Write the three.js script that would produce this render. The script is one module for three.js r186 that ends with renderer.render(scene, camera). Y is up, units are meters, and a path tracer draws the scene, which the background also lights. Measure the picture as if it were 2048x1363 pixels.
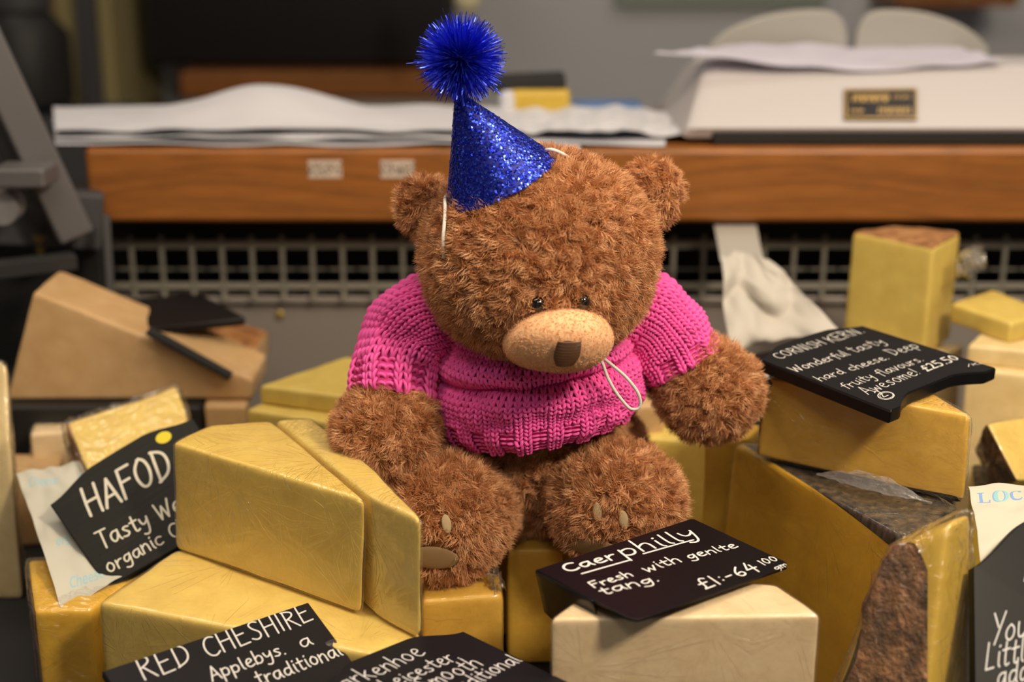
import * as THREE from 'three';
import { mergeGeometries } from 'three/addons/utils/BufferGeometryUtils.js';
import { RoundedBoxGeometry } from 'three/addons/geometries/RoundedBoxGeometry.js';
import { RectAreaLightUniformsLib } from 'three/addons/lights/RectAreaLightUniformsLib.js';
import { createNoise3D, createNoise2D } from 'simplex-noise';

// ---------------------------------------------------------------- camera, lights, exposure
const FPX = 2844, PITCH = 17 * Math.PI / 180, EYE = new THREE.Vector3(0, 1.40, 0);
const scene = new THREE.Scene();
scene.background = new THREE.Color(0x000000);
const camera = new THREE.PerspectiveCamera(2 * Math.atan(681.5 / FPX) * 180 / Math.PI, 2048 / 1363, 0.05, 20);
camera.position.copy(EYE);
camera.rotation.x = -PITCH;
camera.focus = 0.84;
camera.userData.fStop = 3.7;
const renderer = new THREE.WebGLRenderer();
renderer.toneMapping = THREE.LinearToneMapping;
renderer.toneMappingExposure = 1.0;
renderer.shadowMap.enabled = true;
RectAreaLightUniformsLib.init();
// the long lamp under the counter canopy, the round spot lamp over the counter, and the panels in the shop ceiling
const WARM = new THREE.Color().setRGB(1, 0.83, 0.62), SOFT = new THREE.Color().setRGB(1, 0.90, 0.80);
function areaLight(name, color, intensity, w, h, pos, target) {
  const l = new THREE.RectAreaLight(color, intensity, w, h); l.name = name;
  l.position.set(...pos); l.lookAt(...target); scene.add(l); return l;
}
const STRIP = { w: 1.5, h: 0.10, pos: [0.1, 1.93, -0.72], to: [0.1, 1.0, -0.90], power: 17 };
areaLight('strip_lamp', WARM, STRIP.power, STRIP.w, STRIP.h, STRIP.pos, STRIP.to);
const SPOT = { pos: [0.62, 1.98, -0.12], to: [0.05, 1.05, -0.85], power: 150, r: 0.09 };
areaLight('spot_lamp', WARM, SPOT.power, SPOT.r * 1.8, SPOT.r * 1.8, SPOT.pos, SPOT.to);
const PANELS = [[-0.9, 2.66, -1.75], [0.9, 2.66, -1.75], [0, 2.66, 0.9]];
for (const p of PANELS) areaLight('ceiling_lamp', SOFT, p[2] > 0 ? 6 : 2.8, 0.6, 0.6, p, [p[0], 0, p[2]]);

// ---------------------------------------------------------------- helpers
let seed = 12345;
function rnd() { seed = (seed + 0x6d2b79f5) | 0; let t = Math.imul(seed ^ (seed >>> 15), 1 | seed); t = (t + Math.imul(t ^ (t >>> 7), 61 | t)) ^ t; return ((t ^ (t >>> 14)) >>> 0) / 4294967296; }
const rr = (a, b) => a + (b - a) * rnd();
const n3 = createNoise3D(rnd), n2 = createNoise2D(rnd);
const V = (x, y, z) => new THREE.Vector3(x, y, z);
const CP = Math.cos(PITCH), SP = Math.sin(PITCH);
// a direction from the eye through a photo pixel, one metre deep along the optical axis
function ray(px, py) { const a = (px - 1024) / FPX, b = -(py - 681.5) / FPX; return V(a, b * CP - SP, -(b * SP + CP)); }
function P(px, py, z) { const r = ray(px, py); return r.multiplyScalar(-z / r.z).add(EYE); }            // at distance z in front of the eye
function PY(px, py, y) { const r = ray(px, py); return r.multiplyScalar((y - EYE.y) / r.y).add(EYE); }  // on the level y
function mpp(px, py, z) { const r = ray(px, py); return (-z / r.z) / FPX; }                              // metres a pixel there
const used = {};
function numbered(name) { const k = used[name] = (used[name] ?? -1) + 1; return k ? name + '_' + String(k).padStart(3, '0') : name; }
function tag(o, label, category, group, kind) { o.userData.label = label; if (category) o.userData.category = category; if (group) o.userData.group = group; if (kind) o.userData.kind = kind; return o; }
function mesh(name, geo, mat, parent) {
  const m = new THREE.Mesh(geo, mat); m.name = parent ? name : numbered(name); m.castShadow = m.receiveShadow = true; (parent ?? scene).add(m); return m;
}
function group(name) { const g = new THREE.Group(); g.name = numbered(name); scene.add(g); return g; }
function struct(name, geo, mat, label, category) { const m = mesh(name, geo, mat); m.userData.kind = 'structure'; m.userData.label = label; m.userData.category = category; return m; }
function copies(name, geo, mat, mats, colors, parent) {
  const m = new THREE.InstancedMesh(geo, mat, mats.length); m.name = name; m.castShadow = m.receiveShadow = true;
  mats.forEach((x, i) => m.setMatrixAt(i, x)); if (colors) colors.forEach((c, i) => m.setColorAt(i, c));
  m.userData.kind = 'stuff'; parent.add(m); return m;
}
function box(w, h, d, x, y, z, r = 0.002) { const g = new RoundedBoxGeometry(w, h, d, 2, Math.min(r, w / 2.1, h / 2.1, d / 2.1)); g.translate(x, y, z); return g; }
function boxTo(x0, x1, y0, y1, z0, z1, r = 0.002) { return box(x1 - x0, y1 - y0, z1 - z0, (x0 + x1) / 2, (y0 + y1) / 2, (z0 + z1) / 2, r); }
function bar(a, b, w, h, r = 0.001) { // a square bar from a to b
  const d = b.clone().sub(a), g = new RoundedBoxGeometry(w, h, d.length(), 2, r), m = new THREE.Matrix4();
  const z = d.normalize(), x = V(0, 1, 0).cross(z); if (x.length() < 0.01) x.set(1, 0, 0); x.normalize(); const y = z.clone().cross(x);
  m.makeBasis(x, y, z).setPosition(a.clone().add(b).multiplyScalar(0.5)); return g.applyMatrix4(m);
}
// ---------- textures
function dataTex(w, h, fn, srgb = true, wrap = THREE.MirroredRepeatWrapping) {
  const d = new Uint8Array(w * h * 4);
  for (let y = 0, i = 0; y < h; y++) for (let x = 0; x < w; x++, i += 4) { const c = fn(x / w, y / h); for (let k = 0; k < 3; k++) d[i + k] = Math.max(0, Math.min(255, c[k] * 255)); d[i + 3] = 255; }
  const t = new THREE.DataTexture(d, w, h); t.magFilter = THREE.LinearFilter; t.wrapS = t.wrapT = wrap; if (srgb) t.colorSpace = THREE.SRGBColorSpace; t.needsUpdate = true; return t;
}
const fbm = (x, y, z, o = 4) => { let s = 0, a = 0.5; for (let i = 0; i < o; i++, a *= 0.5, x *= 2.03, y *= 2.03, z *= 2.03) s += a * n3(x, y, z); return s; };
// pale marbling and small pits of cut cheese, a factor near one on the cheese's colour
const cheeseTone = dataTex(512, 512, (u, v) => {
  const a = fbm(u * 5, v * 5, 3), b = fbm(u * 30, v * 30, 7, 3), pit = n3(u * 46, v * 46, 12) > 0.90 ? -0.10 : 0;
  const k = 0.95 + 0.045 * a + 0.02 * b + pit * 0.6; return [k, k * (0.985 + 0.02 * a), k * (0.95 + 0.05 * a)];
});
const cheeseBump = dataTex(512, 512, (u, v) => { const k = 0.5 + 0.3 * fbm(u * 14, v * 14, 1, 5) + (n3(u * 40, v * 40, 12) > 0.8 ? -0.15 : 0); return [k, k, k]; }, false);
// creases of stretched cling film: fine drawn lines that gather at a few puckers
function filmTexture(n, lines, puckers) {
  const c = document.createElement('canvas'); c.width = c.height = n; const g = c.getContext('2d');
  g.fillStyle = '#777'; g.fillRect(0, 0, n, n); g.lineCap = 'round';
  const hubs = Array.from({ length: puckers }, () => [rr(0.1, 0.9) * n, rr(0.1, 0.9) * n]);
  for (let i = 0; i < lines; i++) {
    const h = hubs[i % puckers], a = rr(0, 6.283), r0 = rr(0.01, 0.22) * n, L = rr(0.03, 0.30) * n, x = h[0] + Math.cos(a) * r0, y = h[1] + Math.sin(a) * r0, b = a + rr(-0.25, 0.25);
    const w = rr(0, 1) < 0.75 ? rr(2, 5) : rr(5, 12), up = rnd() < 0.55;
    g.strokeStyle = up ? `rgba(255,255,255,${rr(0.15, 0.7)})` : `rgba(0,0,0,${rr(0.1, 0.5)})`; g.lineWidth = w * n / 1024;
    g.beginPath(); g.moveTo(x, y); g.quadraticCurveTo(x + Math.cos(b) * L * 0.5 + rr(-8, 8), y + Math.sin(b) * L * 0.5 + rr(-8, 8), x + Math.cos(b) * L, y + Math.sin(b) * L); g.stroke();
  }
  const t = new THREE.CanvasTexture(c); t.magFilter = THREE.LinearFilter; t.wrapS = t.wrapT = THREE.MirroredRepeatWrapping; return t;
}
const filmCreases = filmTexture(1024, 620, 7), filmFine = filmTexture(1024, 260, 3);
// ---------- materials
const std = (o) => new THREE.MeshStandardMaterial(o), phys = (o) => new THREE.MeshPhysicalMaterial(o);
const lin = (r, g, b) => new THREE.Color().setRGB(r, g, b);
const cheeseMat = (r, g, b, rough = 0.42) => phys({ color: lin(r, g, b), map: cheeseTone, bumpMap: cheeseBump, bumpScale: 0.0003, roughness: rough });
const CH = {
  gold: cheeseMat(0.89, 0.64, 0.14), butter: cheeseMat(0.90, 0.67, 0.18), pale: cheeseMat(0.92, 0.73, 0.47), amber: cheeseMat(0.84, 0.50, 0.04), kern: cheeseMat(0.82, 0.50, 0.075),
  lemon: cheeseMat(0.78, 0.60, 0.16), tan: cheeseMat(0.66, 0.44, 0.23), olive: cheeseMat(0.64, 0.43, 0.06), cream: cheeseMat(0.82, 0.66, 0.36),
};
const film = phys({ color: 0xffffff, transmission: 0.985, thickness: 0, roughness: 0.12, ior: 1.6, bumpMap: filmCreases, bumpScale: 0.0008 });
const filmTight = phys({ color: 0xffffff, transmission: 0.985, thickness: 0, roughness: 0.12, ior: 1.5, bumpMap: filmFine, bumpScale: 0.0007 });
const rindTone = (a, b, s) => dataTex(512, 512, (u, v) => { const k = Math.max(0, Math.min(1, 0.5 + 0.9 * fbm(u * s, v * s, 5, 5))); return [0, 1, 2].map((i) => a[i] + (b[i] - a[i]) * k); });
const rindBump = dataTex(512, 512, (u, v) => { const k = 0.5 + 0.6 * fbm(u * 20, v * 20, 2, 5); return [k, k, k]; }, false);
const rindBlack = std({ map: rindTone([0.10, 0.085, 0.065], [0.40, 0.33, 0.24], 16), bumpMap: rindBump, bumpScale: 0.0016, roughness: 0.6 });
const rindBrown = std({ map: rindTone([0.30, 0.20, 0.10], [0.66, 0.47, 0.31], 7), bumpMap: rindBump, bumpScale: 0.002, roughness: 0.55 });
const rindTan = std({ map: rindTone([0.50, 0.32, 0.18], [0.74, 0.54, 0.34], 8), bumpMap: rindBump, bumpScale: 0.001, roughness: 0.55 });
const M = {
  wall: std({ color: lin(0.56, 0.57, 0.60), roughness: 0.9 }), floor: std({ color: lin(0.20, 0.19, 0.18), roughness: 0.7 }), ceiling: std({ color: lin(0.75, 0.75, 0.73), roughness: 0.95 }),
  black: std({ color: lin(0.012, 0.012, 0.012), roughness: 0.55 }), blackGloss: std({ color: lin(0.008, 0.006, 0.007), roughness: 0.32 }), slate: std({ color: lin(0.014, 0.014, 0.015), roughness: 0.8 }),
  steel: std({ color: lin(0.34, 0.30, 0.27), metalness: 0.35, roughness: 0.45 }), alu: std({ color: lin(0.45, 0.44, 0.45), metalness: 0.6, roughness: 0.5 }),
  whitePlastic: std({ color: lin(0.60, 0.57, 0.58), roughness: 0.45 }), grille: std({ color: lin(0.27, 0.255, 0.21), roughness: 0.5 }), paper: std({ color: lin(0.62, 0.62, 0.68), roughness: 0.85 }),
  post: std({ color: lin(0.14, 0.135, 0.14), metalness: 0.3, roughness: 0.5 }), greyDark: std({ color: lin(0.05, 0.05, 0.055), roughness: 0.6 }), brass: std({ color: lin(0.45, 0.32, 0.09), metalness: 0.6, roughness: 0.4 }),
};

// ---------------------------------------------------------------- the room
const RX = 2.3, RZ0 = -2.75, RZ1 = 1.9, RH = 2.7;
struct('floor', boxTo(-RX, RX, -0.05, 0, RZ0, RZ1), M.floor, 'dark grey shop floor under the counters', 'floor');
struct('ceiling', boxTo(-RX, RX, RH, RH + 0.05, RZ0, RZ1), M.ceiling, 'pale ceiling over the shop', 'ceiling');
struct('wall_back', boxTo(-RX, RX, 0, RH, RZ0 - 0.05, RZ0), M.wall, 'plain grey wall behind the wooden counter', 'wall');
struct('wall_front', boxTo(-RX, RX, 0, RH, RZ1, RZ1 + 0.05), M.wall, 'plain grey wall facing the counter', 'wall');
struct('wall_left', boxTo(-RX - 0.05, -RX, 0, RH, RZ0, RZ1), M.wall, 'plain grey side wall left of the counter', 'wall');
struct('wall_right', boxTo(RX, RX + 0.05, 0, RH, RZ0, RZ1), M.wall, 'plain grey side wall right of the counter', 'wall');
const glow = std({ color: 0xffffff, emissive: SOFT, emissiveIntensity: 1.5 });
PANELS.forEach((p) => {
  const g = group('ceiling_light'); tag(g, 'square white light panel set in the ceiling', 'ceiling light', 'ceiling light panels');
  mesh('frame', boxTo(p[0] - 0.33, p[0] + 0.33, 2.675, 2.70, p[2] - 0.33, p[2] + 0.33), M.whitePlastic, g);
  mesh('diffuser', boxTo(p[0] - 0.30, p[0] + 0.30, 2.665, 2.675, p[2] - 0.30, p[2] + 0.30), glow, g);
});
{ // the two lamps over the cheeses, above the picture
  const g = group('strip_lamp'); tag(g, 'long warm strip lamp hung over the cheese display', 'lamp');
  mesh('housing', boxTo(-0.67, 0.87, 1.95, 1.99, -0.79, -0.65), M.alu, g);
  mesh('lamp_tube', boxTo(-0.65, 0.85, 1.938, 1.948, -0.77, -0.67), std({ color: 0xffffff, emissive: WARM, emissiveIntensity: 1.5 }), g);
  for (const x of [-0.5, 0.7]) mesh('hanger_rod', bar(V(x, 1.99, -0.72), V(x, 2.70, -0.72), 0.012, 0.012), M.alu, g);
  const s = group('spot_lamp'); tag(s, 'round warm spot lamp aimed at the teddy bear', 'lamp');
  const d = V(...SPOT.to).sub(V(...SPOT.pos)).normalize(), q = new THREE.Quaternion().setFromUnitVectors(V(0, -1, 0), d);
  const shade = new THREE.LatheGeometry([[0.0, 0.12], [0.05, 0.115], [0.085, 0.06], [0.105, -0.005], [0.11, -0.005], [0.09, 0.065], [0.055, 0.125], [0, 0.13]].map((p) => new THREE.Vector2(...p)), 32);
  const put = (o) => { o.quaternion.copy(q); o.position.copy(V(...SPOT.pos)).addScaledVector(d, -0.012); };
  put(mesh('lamp_shade', shade, M.black, s)); put(mesh('lamp_lens', new THREE.CylinderGeometry(0.09, 0.09, 0.006, 32), std({ color: 0xffffff, emissive: WARM, emissiveIntensity: 2 }), s));
  mesh('hanger_rod', bar(V(...SPOT.pos).addScaledVector(d, -0.12), V(SPOT.pos[0], 2.70, SPOT.pos[2]), 0.014, 0.014), M.black, s);
}
// ---------------------------------------------------------------- display case: deck, grille, steel back panel, wooden counter
const DECK = 0.92, BZ = 1.25, BT = P(1000, 296, BZ).y, BB = P(1000, 446, BZ).y;
struct('display_deck', boxTo(-1.0, 1.0, DECK - 0.03, DECK, -1.42, -0.50), M.slate, 'black display deck under the cheeses', 'deck');
struct('case_base', boxTo(-1.0, 1.0, 0, DECK - 0.03, -1.42, -0.52), M.greyDark, 'dark base of the cheese display case', 'case');
struct('case_back', boxTo(-1.0, 1.0, DECK, BB - 0.002, -1.46, -1.42), M.black, 'black void panel behind the grille', 'panel');
const GZ = 1.30, gTop = P(1000, 470, GZ).y, gBot = P(1000, 604, GZ).y;
{
  const g = group('steel_panel'); tag(g, 'dull steel back panel under the grille', 'panel');
  mesh('sheet', boxTo(-0.95, 0.95, DECK, gBot, -GZ - 0.014, -GZ - 0.010), M.steel, g);
  mesh('folded_rim', boxTo(-0.95, 0.95, gBot - 0.003, gBot + 0.004, -GZ - 0.03, -GZ - 0.004), M.steel, g);
  const b = P(556, 634, GZ); const s = mesh('screw_head', new THREE.SphereGeometry(0.0045, 16, 8), M.brass, g); s.scale.z = 0.5; s.position.set(b.x, b.y, -GZ - 0.009);
}
{
  const g = group('vent_grille'); tag(g, 'pale plastic grille of square openings along the back of the case', 'grille');
  const x0 = P(206, 540, GZ).x, pitch = P(266, 540, GZ).x - x0;
  for (let k = -6; k < 38; k++) mesh('vertical_bar', box(0.0042, gTop - gBot, 0.004, x0 + k * pitch, (gTop + gBot) / 2, -GZ, 0.001), M.grille, g);
  for (const [py, w, dz] of [[571, 0.006, 0], [488, 0.008, 0.002], [538, 0.0022, 0.03]]) { const y = P(1000, py, GZ + dz).y; mesh('horizontal_bar', boxTo(-0.95, 0.95, y - w / 2, y + w / 2, -GZ - dz - 0.002, -GZ - dz + 0.002, 0.001), M.grille, g); }
}
const woodTex = dataTex(1024, 256, (u, v) => {
  const y = v * 5 + 0.25 * n2(u * 3, v * 2), g = 0.5 + 0.5 * Math.sin((y * 9 + fbm(u * 2.2, y * 5, 4, 4) * 3.2) * 2.2), f = n2(u * 26, v * 220);
  const scuff = (u > 0.55 && n2(u * 24, v * 9 + 4) > 0.72 && n2(u * 70, v * 30) > 0) ? 0.22 : 0;
  const k = 0.70 + 0.11 * g + 0.05 * f; return [0.74 * k + scuff * 0.3, 0.46 * k + scuff * 0.8, 0.20 * k + scuff * 1.2];
});
const wood = std({ map: woodTex, roughness: 0.42 });
function metreUV(geo, sx, sy, ax = 0, ay = 1) { const p = geo.attributes.position, a = new Float32Array(p.count * 2); for (let i = 0; i < p.count; i++) { const q = [p.getX(i), p.getY(i), p.getZ(i)]; a[i * 2] = q[ax] * sx; a[i * 2 + 1] = (q[ay] + q[2] * 0.7) * sy; } geo.setAttribute('uv', new THREE.BufferAttribute(a, 2)); return geo; }
const bx0 = P(172, 370, BZ).x;
{
  const g = group('wooden_counter'); tag(g, 'thick orange-brown wooden counter top behind the teddy bear', 'counter');
  mesh('top_board', metreUV(boxTo(bx0, 1.3, BB, BT, -BZ - 0.26, -BZ, 0.006), 0.9, 3.2), wood, g);
  mesh('support_panel', boxTo(bx0 + 0.1, 1.25, 0, BB, -1.51, -1.465), M.greyDark, g);
  for (const px of [650, 795]) { const a = P(px, 338, BZ); const s = mesh('label_sticker', box(0.030, 0.016, 0.0006, a.x, a.y, -BZ + 0.0002, 0.0002), std({ map: dataTex(64, 32, (u, v) => { const k = n2(u * 9 + px, v * 3) > 0.15 && Math.abs(v - 0.5) < 0.34 ? 0.42 : 0.80; return [k, k * 0.92, k * 0.85]; }), roughness: 0.6 }), g); s.userData.label = 'worn pale price sticker on the counter edge'; }
}
// ---------------------------------------------------------------- sheets of paper and boards
function sheet(fn, nu, nv, th = 0.0004) { // a closed thin sheet over the grid fn(u, v)
  const pos = [], uv = [], idx = [], A = [], N = [];
  for (let j = 0; j <= nv; j++) for (let i = 0; i <= nu; i++) A.push(fn(i / nu, j / nv));
  const at = (i, j) => A[Math.max(0, Math.min(nv, j)) * (nu + 1) + Math.max(0, Math.min(nu, i))];
  for (let j = 0; j <= nv; j++) for (let i = 0; i <= nu; i++) N.push(at(i + 1, j).clone().sub(at(i - 1, j)).cross(at(i, j + 1).clone().sub(at(i, j - 1))).normalize());
  const W = nu + 1, C = A.length;
  for (const s of [0.5, -0.5]) A.forEach((p, k) => { const q = p.clone().addScaledVector(N[k], s * th); pos.push(q.x, q.y, q.z); uv.push((k % W) / nu, Math.floor(k / W) / nv); });
  for (let j = 0; j < nv; j++) for (let i = 0; i < nu; i++) { const a = j * W + i, b = a + 1, c = a + W, d = c + 1; idx.push(a, b, d, a, d, c, C + a, C + d, C + b, C + a, C + c, C + d); }
  const rim = []; for (let i = 0; i < nu; i++) rim.push([i, i + 1]); for (let j = 0; j < nv; j++) rim.push([j * W + nu, (j + 1) * W + nu]); for (let i = nu; i > 0; i--) rim.push([nv * W + i, nv * W + i - 1]); for (let j = nv; j > 0; j--) rim.push([j * W, (j - 1) * W]);
  for (const [a, b] of rim) idx.push(a, C + a, b, b, C + a, C + b);
  const g = new THREE.BufferGeometry(); g.setAttribute('position', new THREE.Float32BufferAttribute(pos, 3)); g.setAttribute('uv', new THREE.Float32BufferAttribute(uv, 2)); g.setIndex(idx); g.computeVertexNormals(); return g;
}
const lerp3 = (a, b, t) => a.clone().lerp(b, t);
const bil = (c, u, v) => lerp3(lerp3(c[0], c[1], u), lerp3(c[3], c[2], u), v);
{ // wrapping papers lying on the counter
  const Z0 = 1.252, flat = (px, z, dy) => { const p = P(px, 296, Z0); return V(p.x * (z / Z0), BT + dy, -z); };
  const printed = std({ map: dataTex(256, 256, (u, v) => { const d = (Math.abs(((u * 14) % 1) - 0.5) < 0.3 && Math.abs(((v * 9 + u * 2) % 1) - 0.5) < 0.08) && n2(u * 60, v * 40) > -0.2; return d ? [0.64, 0.74, 0.78] : [0.82, 0.82, 0.85]; }), roughness: 0.85 });
  const spec = [[112, 1330, 1.252, 1.42, 0.001, 0.004, 'lowest'], [116, 1040, 1.256, 1.41, 0.006, 0.010, 'middle'], [114, 1010, 1.265, 1.43, 0.011, 0.040, 'topmost']];
  spec.forEach(([xa, xb, za, zb, h0, h1, which], k) => {
    const g = sheet((u, v) => { const p = flat(xa + (xb - xa) * u, za + (zb - za) * v, 0); const hump = Math.exp(-(((p.x + 0.235) / 0.085) ** 2)) * Math.exp(-(((v - 0.55) / 0.35) ** 2)); p.y += h0 + (h1 - h0) * hump * (k === 2 ? 1 : 0.7) + 0.0018 * (n2(u * 5 + k * 9, v * 3) + 1); return p; }, 60, 24);
    tag(mesh('wrapping_paper', g, k === 1 ? printed : M.paper), `${which} sheet of white wrapping paper lying on the wooden counter`, 'paper', 'wrapping papers on the counter');
  });
  tag(mesh('wrapping_paper', sheet((u, v) => { const p = flat(930 + 430 * u, 1.27 + 0.15 * v, 0); p.y += 0.008 + 0.007 * Math.sin(u * 3.1) * (0.5 + v * 0.5) + 0.003 * n2(u * 6, v * 4 + 3); return p; }, 40, 16), printed), 'rumpled printed wrapping paper lying beside the weighing scale', 'paper', 'wrapping papers on the counter');
  tag(mesh('wrapping_paper', sheet((u, v) => { const p = flat(1090 + 70 * u, 1.238 + 0.03 * v, 0); p.y += 0.002 - 0.014 * Math.max(0, 0.6 - v) * (0.4 + u); return p; }, 24, 8), M.paper), 'corner of white paper hanging over the counter edge behind the bear', 'paper', 'wrapping papers on the counter');
}
{ // weighing scale with a slanted white front
  const g = group('weighing_scale'); tag(g, 'white weighing scale with slanted front and black base on the counter', 'scale');
  const a = P(1425, 296, 1.26), b = P(1365, 266, 1.27), t = P(1405, 138, 1.37), xr = 1.0;
  mesh('base', boxTo(a.x, xr, BT, b.y + 0.004, -1.48, -1.264, 0.003), M.black, g);
  const sh = new THREE.Shape([[1.268, b.y + 0.004], [1.271, b.y], [1.47, b.y], [1.47, t.y - 0.01], [1.45, t.y], [1.37, t.y]].map((p) => new THREE.Vector2(...p)));
  const e = new THREE.ExtrudeGeometry(sh, { depth: xr - b.x - 0.02, bevelEnabled: true, bevelSize: 0.004, bevelThickness: 0.01, bevelSegments: 3 });
  e.applyMatrix4(new THREE.Matrix4().set(0, 0, 1, b.x + 0.01, 0, 1, 0, 0, -1, 0, 0, 0, 0, 0, 0, 1)); e.computeVertexNormals();
  // the left end leans in towards the top
  const pp = e.attributes.position; for (let i = 0; i < pp.count; i++) if (pp.getX(i) < 0.4) { pp.setX(i, pp.getX(i) + (t.x - b.x) * (pp.getY(i) - b.y) / (t.y - b.y)); } e.computeVertexNormals();
  const body = mesh('body', e, M.whitePlastic, g);
  const c = document.createElement('canvas'); c.width = 256; c.height = 112; const x = c.getContext('2d'); x.fillStyle = '#1d1b1c'; x.fillRect(0, 0, 256, 112); x.strokeStyle = '#c9a562'; x.lineWidth = 6; x.strokeRect(6, 4, 246, 104);
  x.lineCap = 'round'; x.lineWidth = 7; const gl = (x0, y0, n, h, s) => { for (let i = 0; i < n; i++) { x.beginPath(); x.moveTo(x0 + i * s, y0); x.lineTo(x0 + i * s + (i % 3 - 1) * 3, y0 + h); x.stroke(); if (i % 2) { x.beginPath(); x.moveTo(x0 + i * s - 6, y0 + h * 0.5); x.lineTo(x0 + i * s + 5, y0 + h * 0.45); x.stroke(); } } };
  gl(34, 22, 10, 26, 13); x.lineWidth = 4; gl(176, 26, 5, 14, 13); x.lineWidth = 6; gl(124, 72, 9, 20, 13); x.lineWidth = 5; gl(26, 78, 4, 10, 12);
  const bt = new THREE.CanvasTexture(c); bt.colorSpace = THREE.SRGBColorSpace; bt.magFilter = THREE.LinearFilter;
  const q0 = P(1688, 250, 1.283), q1 = P(1832, 250, 1.283), onFace = (px, py) => { const r = ray(px, py), zA = -1.268, yA = b.y + 0.004, zB = -1.37, yB = t.y, n = V(0, zB - zA, -(yB - yA)); const k = n.dot(V(0, yA, zA).sub(EYE)) / n.dot(r); return r.multiplyScalar(k).add(EYE).addScaledVector(n.normalize().multiplyScalar(n.z > 0 ? 1 : -1), 0.006); };
  const cs = [onFace(1686, 190), onFace(1832, 188), onFace(1832, 250), onFace(1686, 250)];
  mesh('maker_badge', sheet((u, v) => bil(cs, u, 1 - v), 2, 2, 0.0012), std({ map: bt, roughness: 0.4 }), g).userData.label = 'small black badge with gold print';
  
}
{
  const cs = [P(1306, 112, 1.335), P(2008, 120, 1.36), P(1890, 84, 1.50), P(1480, 96, 1.46)];
  const g = sheet((u, v) => { const p = bil(cs, u, v); p.y += 0.003 * Math.sin(u * 5 + 1) - 0.008 * Math.sin(Math.PI * u) * (1 - v) + 0.002 * n2(u * 4, v * 4); return p; }, 40, 16);
  tag(mesh('paper_sheet', g, std({ color: lin(0.62, 0.60, 0.72), roughness: 0.85 })), 'lilac-white paper sheet lying across the weighing scale', 'paper');
  for (const [x0, x1, flip] of [[1415, 1683, 0], [1708, 1965, 1]]) {
    const Z = 1.492, a = P(x0, 118, Z), b = P(x1, 118, Z), top = P(x0, 24, Z), H = top.y - BT, w = b.x - a.x, s = new THREE.Shape();
    const k = H * 0.62; s.moveTo(0, 0); s.lineTo(0, k);
    if (!flip) { s.bezierCurveTo(w * 0.12, H * 0.9, w * 0.55, H * 1.02, w * 0.82, H); s.bezierCurveTo(w * 0.95, H * 0.98, w, H * 0.9, w, k); } else { s.bezierCurveTo(0, H * 0.92, w * 0.06, H * 0.99, w * 0.2, H); s.bezierCurveTo(w * 0.5, H * 1.01, w * 0.85, H * 0.9, w, k); }
    s.lineTo(w, 0); s.lineTo(0, 0);
    const e = new THREE.ExtrudeGeometry(s, { depth: 0.008, bevelSize: 0.003, bevelThickness: 0.003, bevelSegments: 2, curveSegments: 20 }); e.translate(a.x, BT, -Z);
    tag(mesh('round_topped_board', e, std({ color: lin(0.36, 0.35, 0.33), roughness: 0.5 })), flip ? 'pale round-topped board standing behind the badge end of the scale' : 'pale round-topped board standing behind the paper tip of the scale', 'board', 'round-topped boards behind the scale');
  }
}
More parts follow.
